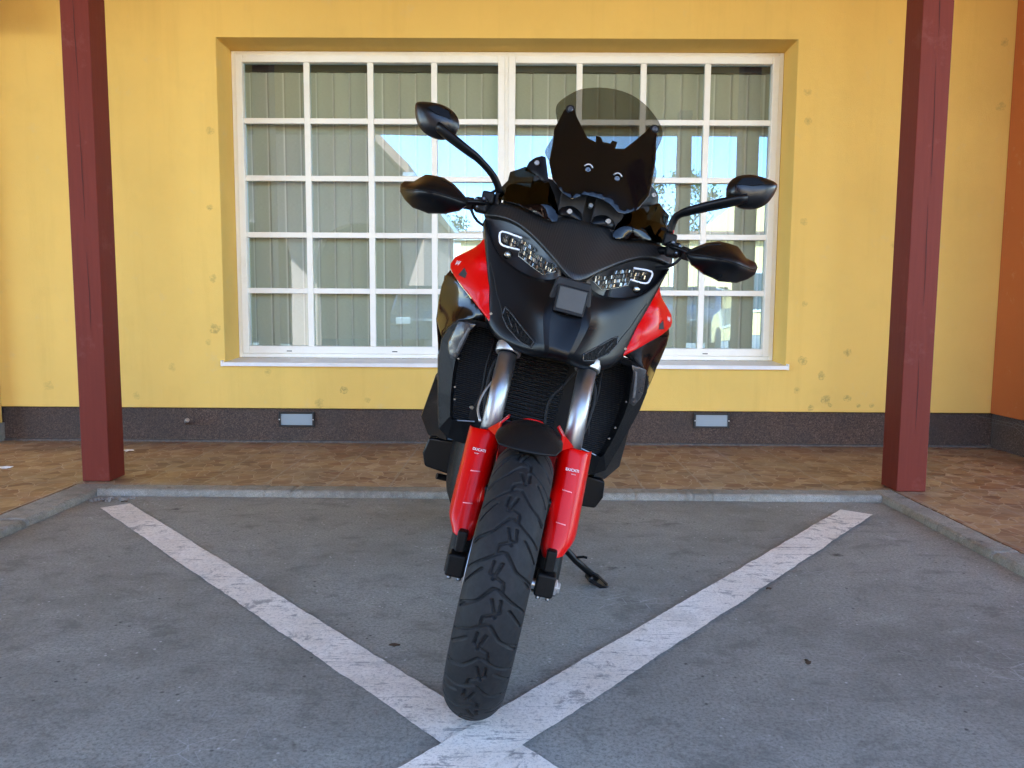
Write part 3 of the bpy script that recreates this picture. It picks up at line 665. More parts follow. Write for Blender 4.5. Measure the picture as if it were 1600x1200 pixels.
def sheet(name, out, inner, mat, parent=None, thick=.004, res=.012, er=.004, side=1, rnd_out=False, yoff=0, fit=None, dome=0, lam=1e-5):
    """out, inner: (x, y, z) points; the surface is y over (x, z)"""
    f = fit or tps([(p[0], p[2]) for p in list(out)+list(inner)], [p[1] for p in list(out)+list(inner)], lam)
    if rnd_out:
        n = len(out); ext = [out[-2], out[-1]]+list(out)+[out[0], out[1]]; P2 = cat([(p[0], p[2]) for p in ext], 5)[10:-11]
    else: P2 = [(p[0], p[2]) for p in out]
    poly = []
    for a, b in zip(P2, P2[1:]+P2[:1]):
        L = math.dist(a, b); k = max(1, int(L/res))
        for i in range(k): poly.append((a[0]+(b[0]-a[0])*i/k, a[1]+(b[1]-a[1])*i/k))
    xs = [p[0] for p in poly]; zs = [p[1] for p in poly]; G = []
    x = min(xs)+res*.5; row = 0
    z = min(zs)
    while z < max(zs):
        x = min(xs)+(res*.5 if row % 2 else 0)
        while x < max(xs):
            if inside(poly, (x, z)): G.append((x, z))
            x += res
        z += res*.87; row += 1
    if G:
        d = edist(poly, G); G = [g for g, dd in zip(G, d) if dd > res*.45]
    # a ring just inside the edge carries the rounding
    ring = []
    if er:
        n = len(poly); area = sum(poly[i][0]*poly[(i+1) % n][1]-poly[(i+1) % n][0]*poly[i][1] for i in range(n)); sg = 1 if area > 0 else -1
        for i in range(n):
            a, b = poly[i-1], poly[(i+1) % n]; L = math.dist(a, b) or 1
            for q in (.3, 1.0):
                w_ = (poly[i][0]-sg*(b[1]-a[1])/L*er*q, poly[i][1]+sg*(b[0]-a[0])/L*er*q)
                if inside(poly, w_) : ring.append((w_, q))
        if ring:
            dd = edist(poly, [w_ for w_, q in ring]); ring = [w_ for (w_, q), d_ in zip(ring, dd) if d_ > er*q*.8]
        if G:
            d = edist(poly, G); G = [g for g, q in zip(G, d) if q > er*1.5]
    V = [Vector(p) for p in poly+ring+G]
    r = delaunay_2d_cdt(V, [(i, (i+1) % len(poly)) for i in range(len(poly))], [], 1, 1e-6)
    V, F = r[0], [tuple(t) for t in r[2]]; A = np.array([(v.x, v.y) for v in V]); Y = f(A)+yoff
    d = edist(poly, A)
    if er: q = np.clip(d/er, 0, 1); Y = Y + er*(1-np.sqrt(np.clip(1-(1-q)**2, 0, 1)))
    if dome: mx = d.max(); q = np.clip(d/mx, 0, 1); Y = Y - dome*np.sqrt(1-(1-q)**2)
    k = len(V); vs = [(side*a[0], y, a[1]) for a, y in zip(A, Y)] + [(side*a[0], max(y, y)+thick, a[1]) for a, y in zip(A, f(A)+yoff+(er or 0)*.5)]
    cnt = set()
    for t in F:
        for a, b in zip(t, t[1:]+t[:1]): cnt.add((a, b))
    fs = F + [tuple(i+k for i in t[::-1]) for t in F] + [(b, a, a+k, b+k) for (a, b) in cnt if (b, a) not in cnt]
    o = mk(name, vs, fs, mat, parent, smooth=False); me = o.data
    me.polygons.foreach_set('use_smooth', [len(p.vertices) == 3 for p in me.polygons])
    bm = bmesh.new(); bm.from_mesh(me)
    for e in bm.edges: e.smooth = e.calc_face_angle(0) < R(50)
    bm.to_mesh(me); bm.free()
    return o
def bvh(o):
    from mathutils.bvhtree import BVHTree
    dg = bpy.context.evaluated_depsgraph_get(); e = o.evaluated_get(dg); me = e.to_mesh(); vs = [v.co.copy() for v in me.vertices]; fs = [tuple(p.vertices) for p in me.polygons]; e.to_mesh_clear()
    return BVHTree.FromPolygons(vs, fs)
def drape(name, tree_, out, mat, parent, off=.0015, thick=.002, side=1, default=.3, **kw):
    def f(Q):
        Q = np.atleast_2d(Q); o = []
        for q in Q:
            h = tree_.ray_cast(Vector((side*q[0], -1, q[1])), Vector((0, 1, 0)))[0]; o.append(h.y if h else default)
        return np.array(o)
    return sheet(name, out, [], mat, parent, thick, side=side, fit=f, yoff=-off, **kw)
def bolt(name, p, r, parent, ax=(0, -1, 0), mat=None, ring=True):
    m = MB(); m.lathe([(0, r), (r*.35, r), (r*.55, r*.8), (r*.55, r*.45), (r*.25, r*.42)], p, ax, 20); return m.build(name, mat or M_screwm, parent, angle=30)
def cage(name, rows, mat, parent, sub=2, solid=.004, crease=(), mirror=True):
    """rows of half-width points from the centre out; mirrored"""
    R_ = [[(-x, y, z) for x, y, z in reversed(r[1:])]+list(r) for r in rows] if mirror else rows
    n = len(R_[0]); vs = [p for r in R_ for p in r]; fs = [(i*n+j, i*n+j+1, (i+1)*n+j+1, (i+1)*n+j) for i in range(len(R_)-1) for j in range(n-1)]
    o = mk(name, vs, fs, mat, parent, sub=sub); me = o.data
    if crease:
        at = me.attributes.new('crease_edge', 'FLOAT', 'EDGE'); half = n//2
        for e in me.edges:
            a, b = e.vertices; ra, ca = divmod(a, n); rb, cb = divmod(b, n)
            for kind, idx, val, lo, hi in crease:
                if kind == 'col' and abs(ca-half) == idx and ca == cb and lo <= min(ra, rb) and max(ra, rb) <= hi:
                    at.data[e.index].value = val; e.use_edge_sharp = val >= .99
                if kind == 'row' and ra == idx and rb == idx: at.data[e.index].value = val
    if solid:
        m = o.modifiers.new('solid', 'SOLIDIFY'); m.thickness = solid; m.offset = -1
        o.modifiers.move(1, 0) if False else None
    return o

# ---- nose fairing
A_ = [(0, .243, 1.068), (.028, .246, 1.064), (.040, .254, 1.058), (.080, .280, 1.039), (.168, .325, 1.060), (.228, .370, 1.100), (.268, .405, 1.178), (.272, .45, 1.172)]
B_ = [(0, .222, .980), (.044, .195, .980), (.064, .199, .981), (.094, .255, 1.000), (.148, .300, 1.017), (.195, .335, 1.036), (.236, .372, 1.062), (.242, .45, 1.060)]
C_ = [(0, .194, .927), (.039, .183, .930), (.054, .188, .932), (.085, .235, .945), (.136, .280, .961), (.176, .305, .972), (.203, .328, .980), (.21, .42, .98)]
D_ = [(0, .170, .872), (.024, .169, .869), (.034, .172, .869), (.074, .200, .862), (.128, .240, .867), (.166, .280, .882), (.188, .305, .903), (.196, .40, .90)]
E_ = [(0, .190, .857), (.028, .186, .855), (.038, .192, .852), (.072, .212, .845), (.136, .255, .856), (.170, .292, .873), (.189, .320, .893), (.19, .40, .885)]
F_ = [(0, .30, .862), (.030, .30, .860), (.04, .30, .859), (.072, .31, .855), (.130, .33, .862), (.160, .35, .878), (.175, .37, .895), (.18, .41, .885)]
nose = cage('nose_fairing', [A_, B_, C_, D_, E_, F_], M_matte, bike, crease=[('col', 1, 1.0, 1, 4), ('col', 2, 1.0, 1, 4), ('row', 3, .9, 0, 0), ('row', 4, .85, 0, 0), ('col', 6, .8, 0, 5)])
NB = bvh(nose)
K0 = [(0, .340, 1.234), (.035, .336, 1.236), (.067, .345, 1.232), (.101, .360, 1.227), (.168, .385, 1.230), (.225, .410, 1.238), (.270, .435, 1.230)]
K1 = [(0, .280, 1.152), (.026, .283, 1.153), (.054, .292, 1.156), (.086, .310, 1.163), (.164, .355, 1.198), (.225, .395, 1.212), (.283, .435, 1.205)]
K2 = [(0, .217, 1.064), (.012, .220, 1.066), (.036, .237, 1.084), (.082, .282, 1.124), (.158, .337, 1.178), (.219, .382, 1.196), (.277, .420, 1.190)]
K3 = [(0, .230, 1.058), (.012, .233, 1.060), (.036, .250, 1.078), (.082, .295, 1.117), (.158, .350, 1.171), (.219, .395, 1.188), (.272, .430, 1.180)]
cowl = cage('carbon_cowl', [K0, K1, K2, K3], M_carbon, bike, crease=[('row', 2, .8, 0, 0)])
# dark housings behind the lamps
for s in (-1, 1):
    hl = sheet('headlight', [(.010, .285, 1.075), (.045, .270, 1.096), (.087, .305, 1.134), (.160, .355, 1.186), (.219, .396, 1.202), (.270, .425, 1.198), (.274, .425, 1.165), (.236, .385, 1.092), (.172, .338, 1.050), (.082, .295, 1.028), (.03, .268, 1.050)],
               [(.098, .322, 1.090), (.161, .362, 1.120), (.212, .394, 1.145)], M_lampb, bike, thick=.03, side=s, er=0)
    P = [(.158, .342, 1.1125), (.205, .362, 1.1145), (.2175, .372, 1.130), (.216, .377, 1.152), (.160, .347, 1.1455)]
    MB().tube([(s*x, y-.010, z) for x, y, z in cat(P, 3)], .0028, 8).build('daytime_lamp_strip', M_white, hl, smooth=True)
    poly = [(.045, 1.084), (.094, 1.113), (.150, 1.141), (.208, 1.148), (.212, 1.129), (.202, 1.117), (.158, 1.112), (.1565, 1.094), (.082, 1.059)]
    g = tps([(p[0], p[2]) for p in [(.045, .270, 1.096), (.087, .305, 1.134), (.160, .355, 1.186), (.172, .338, 1.05), (.082, .295, 1.028), (.098, .322, 1.09), (.161, .362, 1.12), (.212, .394, 1.145)]], [.27, .305, .355, .338, .295, .322, .362, .394])
    m = MB(); rr = random.Random(5+s)
    for r_ in range(5):
        u = .040
        while u < .214:
            v = 1.066+(u-.045)*.40+(r_-1.2)*.0125*(1 if u > .07 else .6); hgt = rr.uniform(.0075, .0105)
            if inside(poly, (u, v)) and inside(poly, (u, v+hgt*.7)) and rr.random() < .9:
                y = float(g([(u, v)])[0])-.009-rr.uniform(0, .003); M = Matrix.Translation((s*u, y, v)) @ Euler((R(rr.uniform(-35, 25)), R(rr.uniform(-8, 8)), R(rr.uniform(-30, 30)))).to_matrix().to_4x4()
                m.box(-.0013, .0013, -.001, .001, 0, hgt, M)
            u += .0043
    m.build('reflector', M_chrome, hl)
    lw = [(.205, .362, 1.1155), (.180, .346, 1.110), (.157, .338, 1.1105), (.156, .336, 1.096), (.120, .316, 1.078), (.082, .286, 1.061), (.050, .272, 1.078)]
    MB().tube([(s*x, y-.008, z) for x, y, z in lw], .0012, 6).build('reflector_edge', M_chrome, hl, smooth=True)
    # small round projector under the strip
    MB().lathe([(0, .011), (.006, .011), (.009, .007), (.010, .002)], (s*.186, .362, 1.093), (0, -1, 0), 20).build('projector_lens', M_chrome, hl, smooth=True)
# radar unit in the middle
rh = MB(); rh.add([(-.046, .222, 1.066), (.046, .222, 1.066), (.056, .214, 1.010), (.044, .203, .966), (-.044, .203, .966), (-.056, .214, 1.010)] + [(x, .26, z) for x, z in ((-.046, 1.066), (.046, 1.066), (.056, 1.01), (.044, .966), (-.044, .966), (-.056, 1.01))],
    [(0, 1, 2, 3, 4, 5), (11, 10, 9, 8, 7, 6)] + [(i, (i+1) % 6, (i+1) % 6+6, i+6) for i in range(6)])
rho = rh.build('sensor_housing', M_dull, bike, bevel=.006)
def quadbox(name, hw1, z1, y1, hw0, z0, y0, d, mat, par, bev):
    vs = [(-hw1, y1, z1), (hw1, y1, z1), (hw0, y0, z0), (-hw0, y0, z0)]; vs += [(x, y+d, z) for x, y, z in vs]
    return mk(name, vs, [(0, 1, 2, 3), (7, 6, 5, 4), (0, 4, 5, 1), (1, 5, 6, 2), (2, 6, 7, 3), (3, 7, 4, 0)], mat, par, bevel=bev, seg=3)
quadbox('sensor_body', .0415, 1.045, .198, .0395, .974, .186, .04, M_rough, rho, .003)
quadbox('sensor_plate', .0360, 1.040, .1955, .0350, .983, .1862, .01, M_grey, rho, .0012)
# vents cut into the lower nose
for s in (-1, 1):
    v = drape('nose_vent', NB, [(.158, 0, .952), (.143, 0, .944), (.104, 0, .912), (.066, 0, .884), (.070, 0, .868), (.100, 0, .874), (.140, 0, .902), (.160, 0, .93)], M_mesh, bike, off=.0012, side=s, er=0, res=.008, default=.25)
    fr_ = [(.158, .952), (.143, .944), (.104, .912), (.066, .884), (.070, .868), (.100, .874), (.140, .902), (.160, .93), (.158, .952)]
    pts = []
    for (x, z) in [(a[0]+(b[0]-a[0])*t/5, a[1]+(b[1]-a[1])*t/5) for a, b in zip(fr_, fr_[1:]) for t in range(6)]:
        h = NB.ray_cast(Vector((s*x, -1, z)), Vector((0, 1, 0)))[0]; pts.append((s*x, (h.y if h else .25)-.001, z))
    MB().tube(pts, .0020, 6).build('vent_rim', M_rim, v, smooth=True)
    for k_ in range(2):
        q = [(.150-.028*k_, .940-.022*k_), (.128-.02*k_, .905-.012*k_)]; pp = []
        for x, z in [(q[0][0]+(q[1][0]-q[0][0])*t, q[0][1]+(q[1][1]-q[0][1])*t) for t in (0, .25, .5, .75, 1)]:
            h = NB.ray_cast(Vector((s*x, -1, z)), Vector((0, 1, 0)))[0]; pp.append((s*x, (h.y if h else .25)-.002, z))
        MB().tube(pp, .0014, 6).build('vent_bar', M_rim, v, smooth=True)
for s in (-1, 1):
    for x, z in ((.236, 1.020), (.222, .965), (.190, .925)):
        h = NB.ray_cast(Vector((s*x, -1, z)), Vector((0, 1, 0)))[0]
        if h: bolt('fairing_screw', (s*x, h.y-.0005, z), .0042, nose)
    # seam running from the lamp down to the vent
    pts = []
    for x, z in [(.226, 1.062), (.205, 1.02), (.190, .985), (.172, .955), (.160, .93)]:
        h = NB.ray_cast(Vector((s*x, -1, z)), Vector((0, 1, 0)))[0]
        if h: pts.append((s*x, h.y-.0002, z))
    MB().tube(cat(pts, 4), .0011, 6).build('panel_seam', M_dull, nose, smooth=True)
# red side panels
RED = [(.257, .415, 1.134), (.249, .405, 1.135), (.234, .380, 1.080), (.219, .355, 1.028), (.201, .325, .960), (.186, .297, .901), (.209, .312, .919), (.229, .327, .934), (.262, .360, .960), (.292, .390, .982), (.318, .430, 1.003), (.335, .460, 1.022), (.338, .472, 1.036), (.330, .472, 1.056), (.307, .457, 1.075), (.284, .442, 1.093), (.269, .428, 1.110)]
REDI = [(.296, .428, 1.060), (.281, .383, 1.016), (.250, .368, 1.038), (.232, .333, .978), (.262, .378, 1.062)]
for s in (-1, 1):
    rp = sheet('side_panel', RED, REDI, M_red, bike, thick=.006, side=s, er=.004, res=.010)
    tr_ = bvh(rp)
    drape('panel_scoop', tr_, [(.306, 0, 1.008), (.293, 0, 1.032), (.282, 0, 1.016), (.284, 0, 1.002)], M_slot, rp, off=.001, side=s, er=0, res=.006, default=.4)
    P = [(.306, 1.006), (.294, 1.033), (.281, 1.017)]; pts = []
    for x, z in P:
        h = tr_.ray_cast(Vector((s*x, -1, z)), Vector((0, 1, 0)))[0]; pts.append((s*x, (h.y if h else .4)-.001, z))
    MB().tube(pts, .0014, 6).build('scoop_lip', M_red, rp, smooth=True)
    # pale number-like mark near the back edge
    mkp = tr_.ray_cast(Vector((s*.318, -1, 1.040)), Vector((0, 1, 0)))
    if mkp[0]:
        nn = mkp[1]; nn = nn if nn.y < 0 else -nn; zv = Vector((0, 0, 1)); xv = zv.cross(nn).normalized() if False else nn.cross(zv).normalized()*-1; yv = nn.cross(xv)
        Mt = Matrix(((xv.x, yv.x, nn.x, mkp[0].x), (xv.y, yv.y, nn.y, mkp[0].y-.001), (xv.z, yv.z, nn.z, mkp[0].z), (0, 0, 0, 1)))
        text_mesh('lettering', 'V4', .020, M_letter, rp, Mt, shear=.3)
    sheet('flank_panel', [(.334, .478, 1.018), (.294, .415, .982), (.260, .383, .956), (.226, .352, .931), (.204, .338, .912), (.203, .342, .905), (.235, .360, .898), (.272, .390, .884), (.297, .42, .857), (.311, .45, .825), (.330, .50, .850), (.343, .54, .868), (.349, .53, .923), (.350, .51, .967), (.344, .49, 1.001)],
          [(.303, .44, .952), (.275, .405, .922), (.325, .49, .90)], M_gloss, bike, thick=.02, side=s, er=.004)
    # flank carried back along the side
    vs = [(s*.349, .52, 1.0), (s*.343, .54, .868), (s*.316, .47, .80), (s*.30, .44, .757), (s*.30, .80, .97), (s*.31, .76, .86), (s*.31, .70, .76), (s*.30, .62, .70)]
    mk('flank_side', vs, [(0, 1, 5, 4), (1, 2, 6, 5), (2, 3, 7, 6)], M_gloss, bike, smooth=True, solid=.01)
    # radiator shroud
    OUT = [(.182, .330, .899), (.224, .333, .897), (.271, .355, .884), (.294, .385, .858), (.306, .410, .819), (.302, .42, .762), (.279, .42, .667), (.252, .42, .566), (.220, .42, .545), (.172, .42, .540), (.150, .42, .552)]
    INN = [(.185, .340, .884), (.222, .345, .880), (.244, .355, .858), (.252, .362, .828), (.254, .37, .790), (.251, .375, .738), (.242, .382, .672), (.229, .388, .614), (.222, .392, .604), (.193, .392, .608), (.162, .392, .613)]
    BK = [(x+.012, y+.16, z) for x, y, z in OUT]; IB = [(x-.01, y+.06, z+(.0)) for x, y, z in INN]
    n = len(OUT); vs = [(s*x, y, z) for x, y, z in BK+OUT+INN+IB]
    sh = mk('radiator_shroud', vs, [(r*n+i, r*n+i+1, (r+1)*n+i+1, (r+1)*n+i) for r in range(3) for i in range(n-1)], M_rough, bike, smooth=False)
    sh.modifiers.new('s', 'SOLIDIFY').thickness = .004; bv_ = sh.modifiers.new('b', 'BEVEL'); bv_.width = .004; bv_.segments = 2
    vs = [(s*x, y, z) for x, y, z in ((.262, .425, .90), (.105, .40, .90), (.110, .42, .58), (.235, .425, .585), (.262, .425, .74))]
    mk('radiator_core', vs, [(0, 1, 2, 3, 4)], M_core, bike, solid=.03)
    MB().tube([(s*.158, .386, .616), (s*.206, .386, .607)], .0022, 6).build('radiator_trim', M_steel, bike)
    for q in ((.236, .374, .70), (.228, .378, .665), (.246, .37, .78)): bolt('shroud_bolt', (s*q[0], q[1], q[2]), .0032, sh)
    for k_ in range(16):
        t = k_/16; x = .283-.034*t; z = .70-.14*t; MB().tube([(s*(x-.008), .417, z), (s*(x+.0), .414, z+.004)], .0012, 4).build('shroud_rib', M_rough, sh) if k_ % 2 == 0 else None
    # turn signal set into the shroud
    LN = [(.270, .345, .882), (.247, .333, .887), (.223, .328, .886), (.233, .330, .867), (.239, .335, .830), (.245, .345, .799), (.250, .352, .781), (.267, .362, .775), (.281, .372, .800), (.286, .375, .821), (.278, .36, .852)]
    ln = sheet('turn_signal', LN, [(.262, .345, .838), (.257, .338, .862)], M_lensg, bike, thick=.012, side=s, er=.003, yoff=-.010) if False else None
    LN2 = [(x, y-.012, z) for x, y, z in LN]
    M_lensg = bpy.data.materials.get('grey_lens') or plain('grey_lens', (.030, .028, .028), .3, coat=.3, var=.3, sc=90, spec=.3)
    ln = sheet('turn_signal', LN2, [(.262, .333, .838), (.257, .326, .862)], M_lensg, bike, thick=.014, side=s, er=.003)
    M_lensw = bpy.data.materials.get('pale_lens_strip') or plain('pale_lens_strip', (.10, .10, .098), .3, coat=.2, var=.3, sc=120, spec=.3)
    sheet('light_guide', [(.241, .310, .872), (.236, .310, .872), (.247, .32, .815), (.252, .326, .797), (.258, .328, .800), (.254, .32, .825)], [], M_lensw, ln, thick=.006, side=s, er=.001, res=.008)
    bolt('lens_screw', (s*.258, .322, .790), .006, ln, mat=M_lensg)
# oil cooler in the middle
oc = MB().box(-.090, .062, .366, .39, .655, .835).build('oil_cooler', M_core, bike)
for k_ in range(15):
    z = .826-.0112*k_; x0, x1 = -.086-.0*k_, .056; MB().tube([(x0, .362, z-.002), (x1, .362, z+.002)], .0011, 5).build('cooler_fin', M_screwm, oc)
MB().box(-.10, .07, .34, .37, .628, .652).build('cooler_bracket', M_matte, bike, bevel=.006)
# dark stays behind the nose
MB().box(-.20, .20, .42, .60, .56, .93).build('engine_cover', M_rough, bike, bevel=.03)

# ---- screen and its bracket
SC = [(-.136, .440, 1.478), (-.154, .455, 1.530), (-.148, .460, 1.560), (-.108, .465, 1.602), (-.070, .465, 1.620), (-.026, .465, 1.631), (.018, .465, 1.634), (.062, .465, 1.627), (.108, .460, 1.604), (.150, .452, 1.565), (.160, .445, 1.535), (.150, .42, 1.481), (.154, .41, 1.449), (.164, .40, 1.424), (.160, .385, 1.385), (.145, .365, 1.345), (.100, .34, 1.345), (.02, .315, 1.350), (-.055, .322, 1.348), (-.115, .355, 1.345), (-.137, .395, 1.375), (-.155, .410, 1.400), (-.150, .425, 1.430)]
SCI = [(-.02, .435, 1.575), (-.012, .400, 1.505), (-.006, .362, 1.435), (-.088, .418, 1.49), (.078, .418, 1.505)]
scr = sheet('windscreen', SC, SCI, M_smoke, bike, thick=.004, er=.003, rnd_out=True)
BR = [(-.124, .428, 1.538), (-.108, .425, 1.538), (-.095, .415, 1.514), (-.052, .385, 1.458), (-.028, .375, 1.451), (-.031, .375, 1.469), (-.017, .375, 1.470), (-.010, .370, 1.458), (.012, .370, 1.459), (.015, .370, 1.469), (.030, .370, 1.469), (.028, .370, 1.448), (.054, .375, 1.457), (.082, .390, 1.495), (.106, .415, 1.530), (.117, .425, 1.549), (.134, .428, 1.547), (.140, .41, 1.499), (.148, .40, 1.454), (.149, .385, 1.389), (.150, .370, 1.345), (.125, .34, 1.296), (.090, .32, 1.272), (.072, .315, 1.272), (.045, .315, 1.288), (.024, .315, 1.295), (-.017, .320, 1.295), (-.038, .320, 1.287), (-.058, .325, 1.273), (-.084, .335, 1.282), (-.119, .360, 1.315), (-.139, .38, 1.365), (-.142, .395, 1.428), (-.147, .405, 1.462), (-.133, .425, 1.524)]
fsc = tps([(p[0], p[2]) for p in SC+SCI], [p[1] for p in SC+SCI])
brk = sheet('screen_bracket', BR, [], M_gloss, bike, thick=.004, er=.003, res=.012, fit=lambda Q: .5*(fsc(Q)+(.315+.36*(np.atleast_2d(Q)[:, 1]-1.30)))-.012)
for p in ((-.1165, .408, 1.530), (.1265, .408, 1.540)):
    bolt('screen_bolt', p, .0075, scr, ax=(0, -1, .3)); MB().lathe([(0, .013), (.003, .013), (.004, .010)], (p[0], p[1]+.004, p[2]), (0, -1, .3), 24).build('bolt_washer', M_rough, scr)
for p in ((-.0335, .322, 1.365), (.049, .322, 1.363)):
    bolt('bracket_bolt', p, .0075, brk, ax=(0, -1, .2)); m = MB()
    m.tube([(p[0]+.012*math.cos(a), p[1]-.001, p[2]+.002+.013*math.sin(a)) for a in np.linspace(R(25), R(155), 9)], .0028, 6); m.build('bolt_collar', M_steel, brk, smooth=True)
# cockpit behind: black mounting shield with a slot, instruments
MB().box(-.085, -.012, .345, .36, 1.20, 1.34).build('dash_stay', M_dull, bike, bevel=.004); MB().box(.012, .095, .345, .36, 1.20, 1.34).build('dash_stay', M_dull, bike, bevel=.004)
MB().box(-.17, .17, .39, .42, 1.14, 1.33).build('dash_shield', M_dull, bike, bevel=.01)
for p in ((-.052, .330, 1.247), (.0567, .330, 1.249)): bolt('dash_bolt', p, .008, bike)
MB().lathe([(0, .006), (.012, .006)], (.0, .34, 1.275), (0, -1, .3), 12).build('lock_pin', M_alu, bike)
for s in (-1, 1):
    sheet('fairing_ramp', [(s*0+.012, .33, 1.232), (.05, .332, 1.232), (.085, .345, 1.232), (.078, .35, 1.262), (.06, .352, 1.27), (.02, .352, 1.265)], [(.05, .328, 1.245)], M_matte, bike, side=s, er=.003)
dash = MB().box(-.09, .09, .45, .475, 1.28, 1.40).build('instrument_screen', M_gloss, bike, bevel=.006)
# side deflectors
DF = [(.198, .42, 1.349), (.135, .380, 1.311), (.124, .375, 1.316), (.102, .355, 1.283), (.081, .335, 1.241), (.078, .325, 1.213), (.091, .325, 1.208), (.134, .345, 1.217), (.192, .370, 1.235), (.250, .405, 1.240), (.252, .425, 1.272), (.236, .425, 1.300), (.236, .430, 1.325), (.216, .430, 1.338)]
for s in (-1, 1):
    df = sheet('air_deflector', DF, [(.183, .380, 1.275), (.124, .336, 1.248)], M_smoke2, bike, side=s, thick=.003, er=.0012)
    sheet('deflector_tab', [(.197, .425, 1.340), (.191, .42, 1.365), (.178, .41, 1.378), (.161, .40, 1.386), (.150, .395, 1.384), (.140, .390, 1.359), (.126, .380, 1.320), (.137, .385, 1.313), (.168, .40, 1.331)], [], M_matte, df, side=s, thick=.006, er=.003)
    bolt('deflector_bolt', (s*.170, .392, 1.361), .0075, df)
    MB().box(*((.10, .235) if s > 0 else (-.235, -.10)), .42, .50, 1.16, 1.30).build('side_pod', M_rough, bike, bevel=.02)

# ---- front end, turned with the bars
TA = math.tan(R(24.5))
def fy(z): return .02+(z-.325)*TA
for s in (-1, 1):
    fk = steer(MB().lathe([(-.03, .0), (-.03, .030), (.02, .031), (.30, .031), (.31, .028)], (s*.108, fy(.33), .33), (0, math.sin(R(24.5)), math.cos(R(24.5))), 32).build('fork_leg', M_rough, bike, smooth=False, bevel=.002))
    steer(MB().lathe([(.28, .0252), (.62, .0252)], (s*.108, fy(.33), .33), (0, math.sin(R(24.5)), math.cos(R(24.5))), 40).build('stanchion', M_steel, fk, smooth=False))
    m = fk.children[0].data; m.polygons.foreach_set('use_smooth', [len(p.vertices) == 4 for p in m.polygons])
    steer(MB().lathe([(.555, .0262), (.60, .0262), (.95, .027)], (s*.108, fy(.33), .33), (0, math.sin(R(24.5)), math.cos(R(24.5))), 32).build('upper_tube', M_matte, fk))
    steer(MB().lathe([(.0, .026), (.0, .033), (.004, .0345), (.026, .0345), (.034, .030), (.034, .026)], (s*.108, fy(.838)+.002, .838), (0, math.sin(R(24.5)), math.cos(R(24.5))), 36).build('fork_clamp', M_alu, bike, bevel=.001))
    # foot of the fork with pinch bolts
    ft = MB(); ft.box(s*.108-.024, s*.108+.022, -.032, .040, .306, .362); ft = steer(ft.build('axle_clamp', M_rough, bike, bevel=.007, seg=3))
    for q in (-.012, .012): steer(MB().lathe([(0, .006), (.007, .006), (.009, .004)], (s*.108+q, -.018, .306), (0, -.3, -1), 12).build('pinch_bolt', M_screwm, ft))
    steer(MB().box(s*.108-.012, s*.108+.012, -.030, .0, .368, .42).build('fork_rib', M_rough, ft, bevel=.005))
    # brake caliper behind the leg and disc
    cl = MB(); cl.box(s*.080-.030, s*.080+.028, .060, .135, .40, .52); steer(cl.build('brake_caliper', M_matte, bike, bevel=.012, seg=3))
    dsc = steer(MB().lathe([(-.0025, .118), (-.0025, .165), (.0025, .165), (.0025, .118)], (-.074 if s < 0 else .062, 0, .325), (1, 0, 0), 72, close=True).build('brake_disc', M_steel, bike))
    hm = MB()
    for k_ in range(30):
        a = 2*math.pi*k_/30; r_ = (.128, .141, .154)[k_ % 3]; hm.lathe([(-.0029, .0042), (.0029, .0042)], (-.074 if s < 0 else .062, r_*math.cos(a), .325+r_*math.sin(a)), (1, 0, 0), 8)
    steer(hm.build('disc_drilling', M_slot, dsc))
    steer(MB().lathe([(-.003, .05), (-.003, .119), (.003, .119), (.003, .05)], (s*.066, 0, .325), (1, 0, 0), 10, close=True).build('disc_carrier', M_gold if 'M_gold' in globals() else M_alu, dsc))
    # red guard wrapped round the leg
    zs = [.397, .402, .412, .43, .46, .50, .54, .58, .62, .640, .652]; vs = []; nc = 13
    for z in zs:
        t = (z-.40)/.25; ci = .079 if z > .415 else .079+(.415-z)*.5; co_ = .158 if z > .43 else .158-(.43-z)*.55
        if z > .6: ci -= (z-.6)*.08
        for j in range(nc):
            u = j/(nc-1); x = ci+(co_-ci)*u; a = math.pi*(u); yy = fy(z) - .012 - .046*(math.sin(a)**.28 if 0 < u < 1 else 0) + .012*u - .006*(1-abs(2*u-.7))
            zz = z + (.012*(u-.5) if z < .42 else 0) - (.012*u if z > .64 else 0)
            vs.append((s*x, yy, zz))
    gd = mk('fork_guard', vs, [(i*nc+j, i*nc+j+1, (i+1)*nc+j+1, (i+1)*nc+j) for i in range(len(zs)-1) for j in range(nc-1)], M_red, bike, sub=1, solid=0)
    steer(gd); gd.modifiers.new('s', 'SOLIDIFY').thickness = -.003
    for z in (.548, .474): steer(MB().tube([(s*.103, fy(z)-.0605, z+.002), (s*.127, fy(z)-.0575, z-.001)], .0024, 8, flat=.6).build('guard_glare', M_pinkb, gd, smooth=True))  # pale pink bars: glare on the guard, put into colour and shape
    # lettering
    z = .598; nrm = Vector((s*.08, -1, .30)).normalized(); zz = Vector((0, math.sin(R(24.5)), math.cos(R(24.5)))); xv = Vector((1, s*.08, 0)).normalized(); yv = nrm.cross(xv).normalized()
    if yv.z < 0: yv = -yv
    c0 = Vector((s*.118, fy(z)-.0605, z)); Mt = Matrix(((xv.x, yv.x, nrm.x, c0.x), (xv.y, yv.y, nrm.y, c0.y), (xv.z, yv.z, nrm.z, c0.z), (0, 0, 0, 1)))
    steer(text_mesh('lettering', 'DUCATI', .0092, M_letter, gd, Mt, bold=.0002)); c1 = c0 - yv*.010; Mt = Matrix(((xv.x, yv.x, nrm.x, c1.x), (xv.y, yv.y, nrm.y, c1.y), (xv.z, yv.z, nrm.z, c1.z), (0, 0, 0, 1)))
    steer(text_mesh('small_lettering', 'SUSPENSION', .0036, M_letter, gd, Mt))
steer(MB().box(-.10, .10, .245, .30, .85, .885).build('lower_yoke', M_alu, bike, bevel=.01))
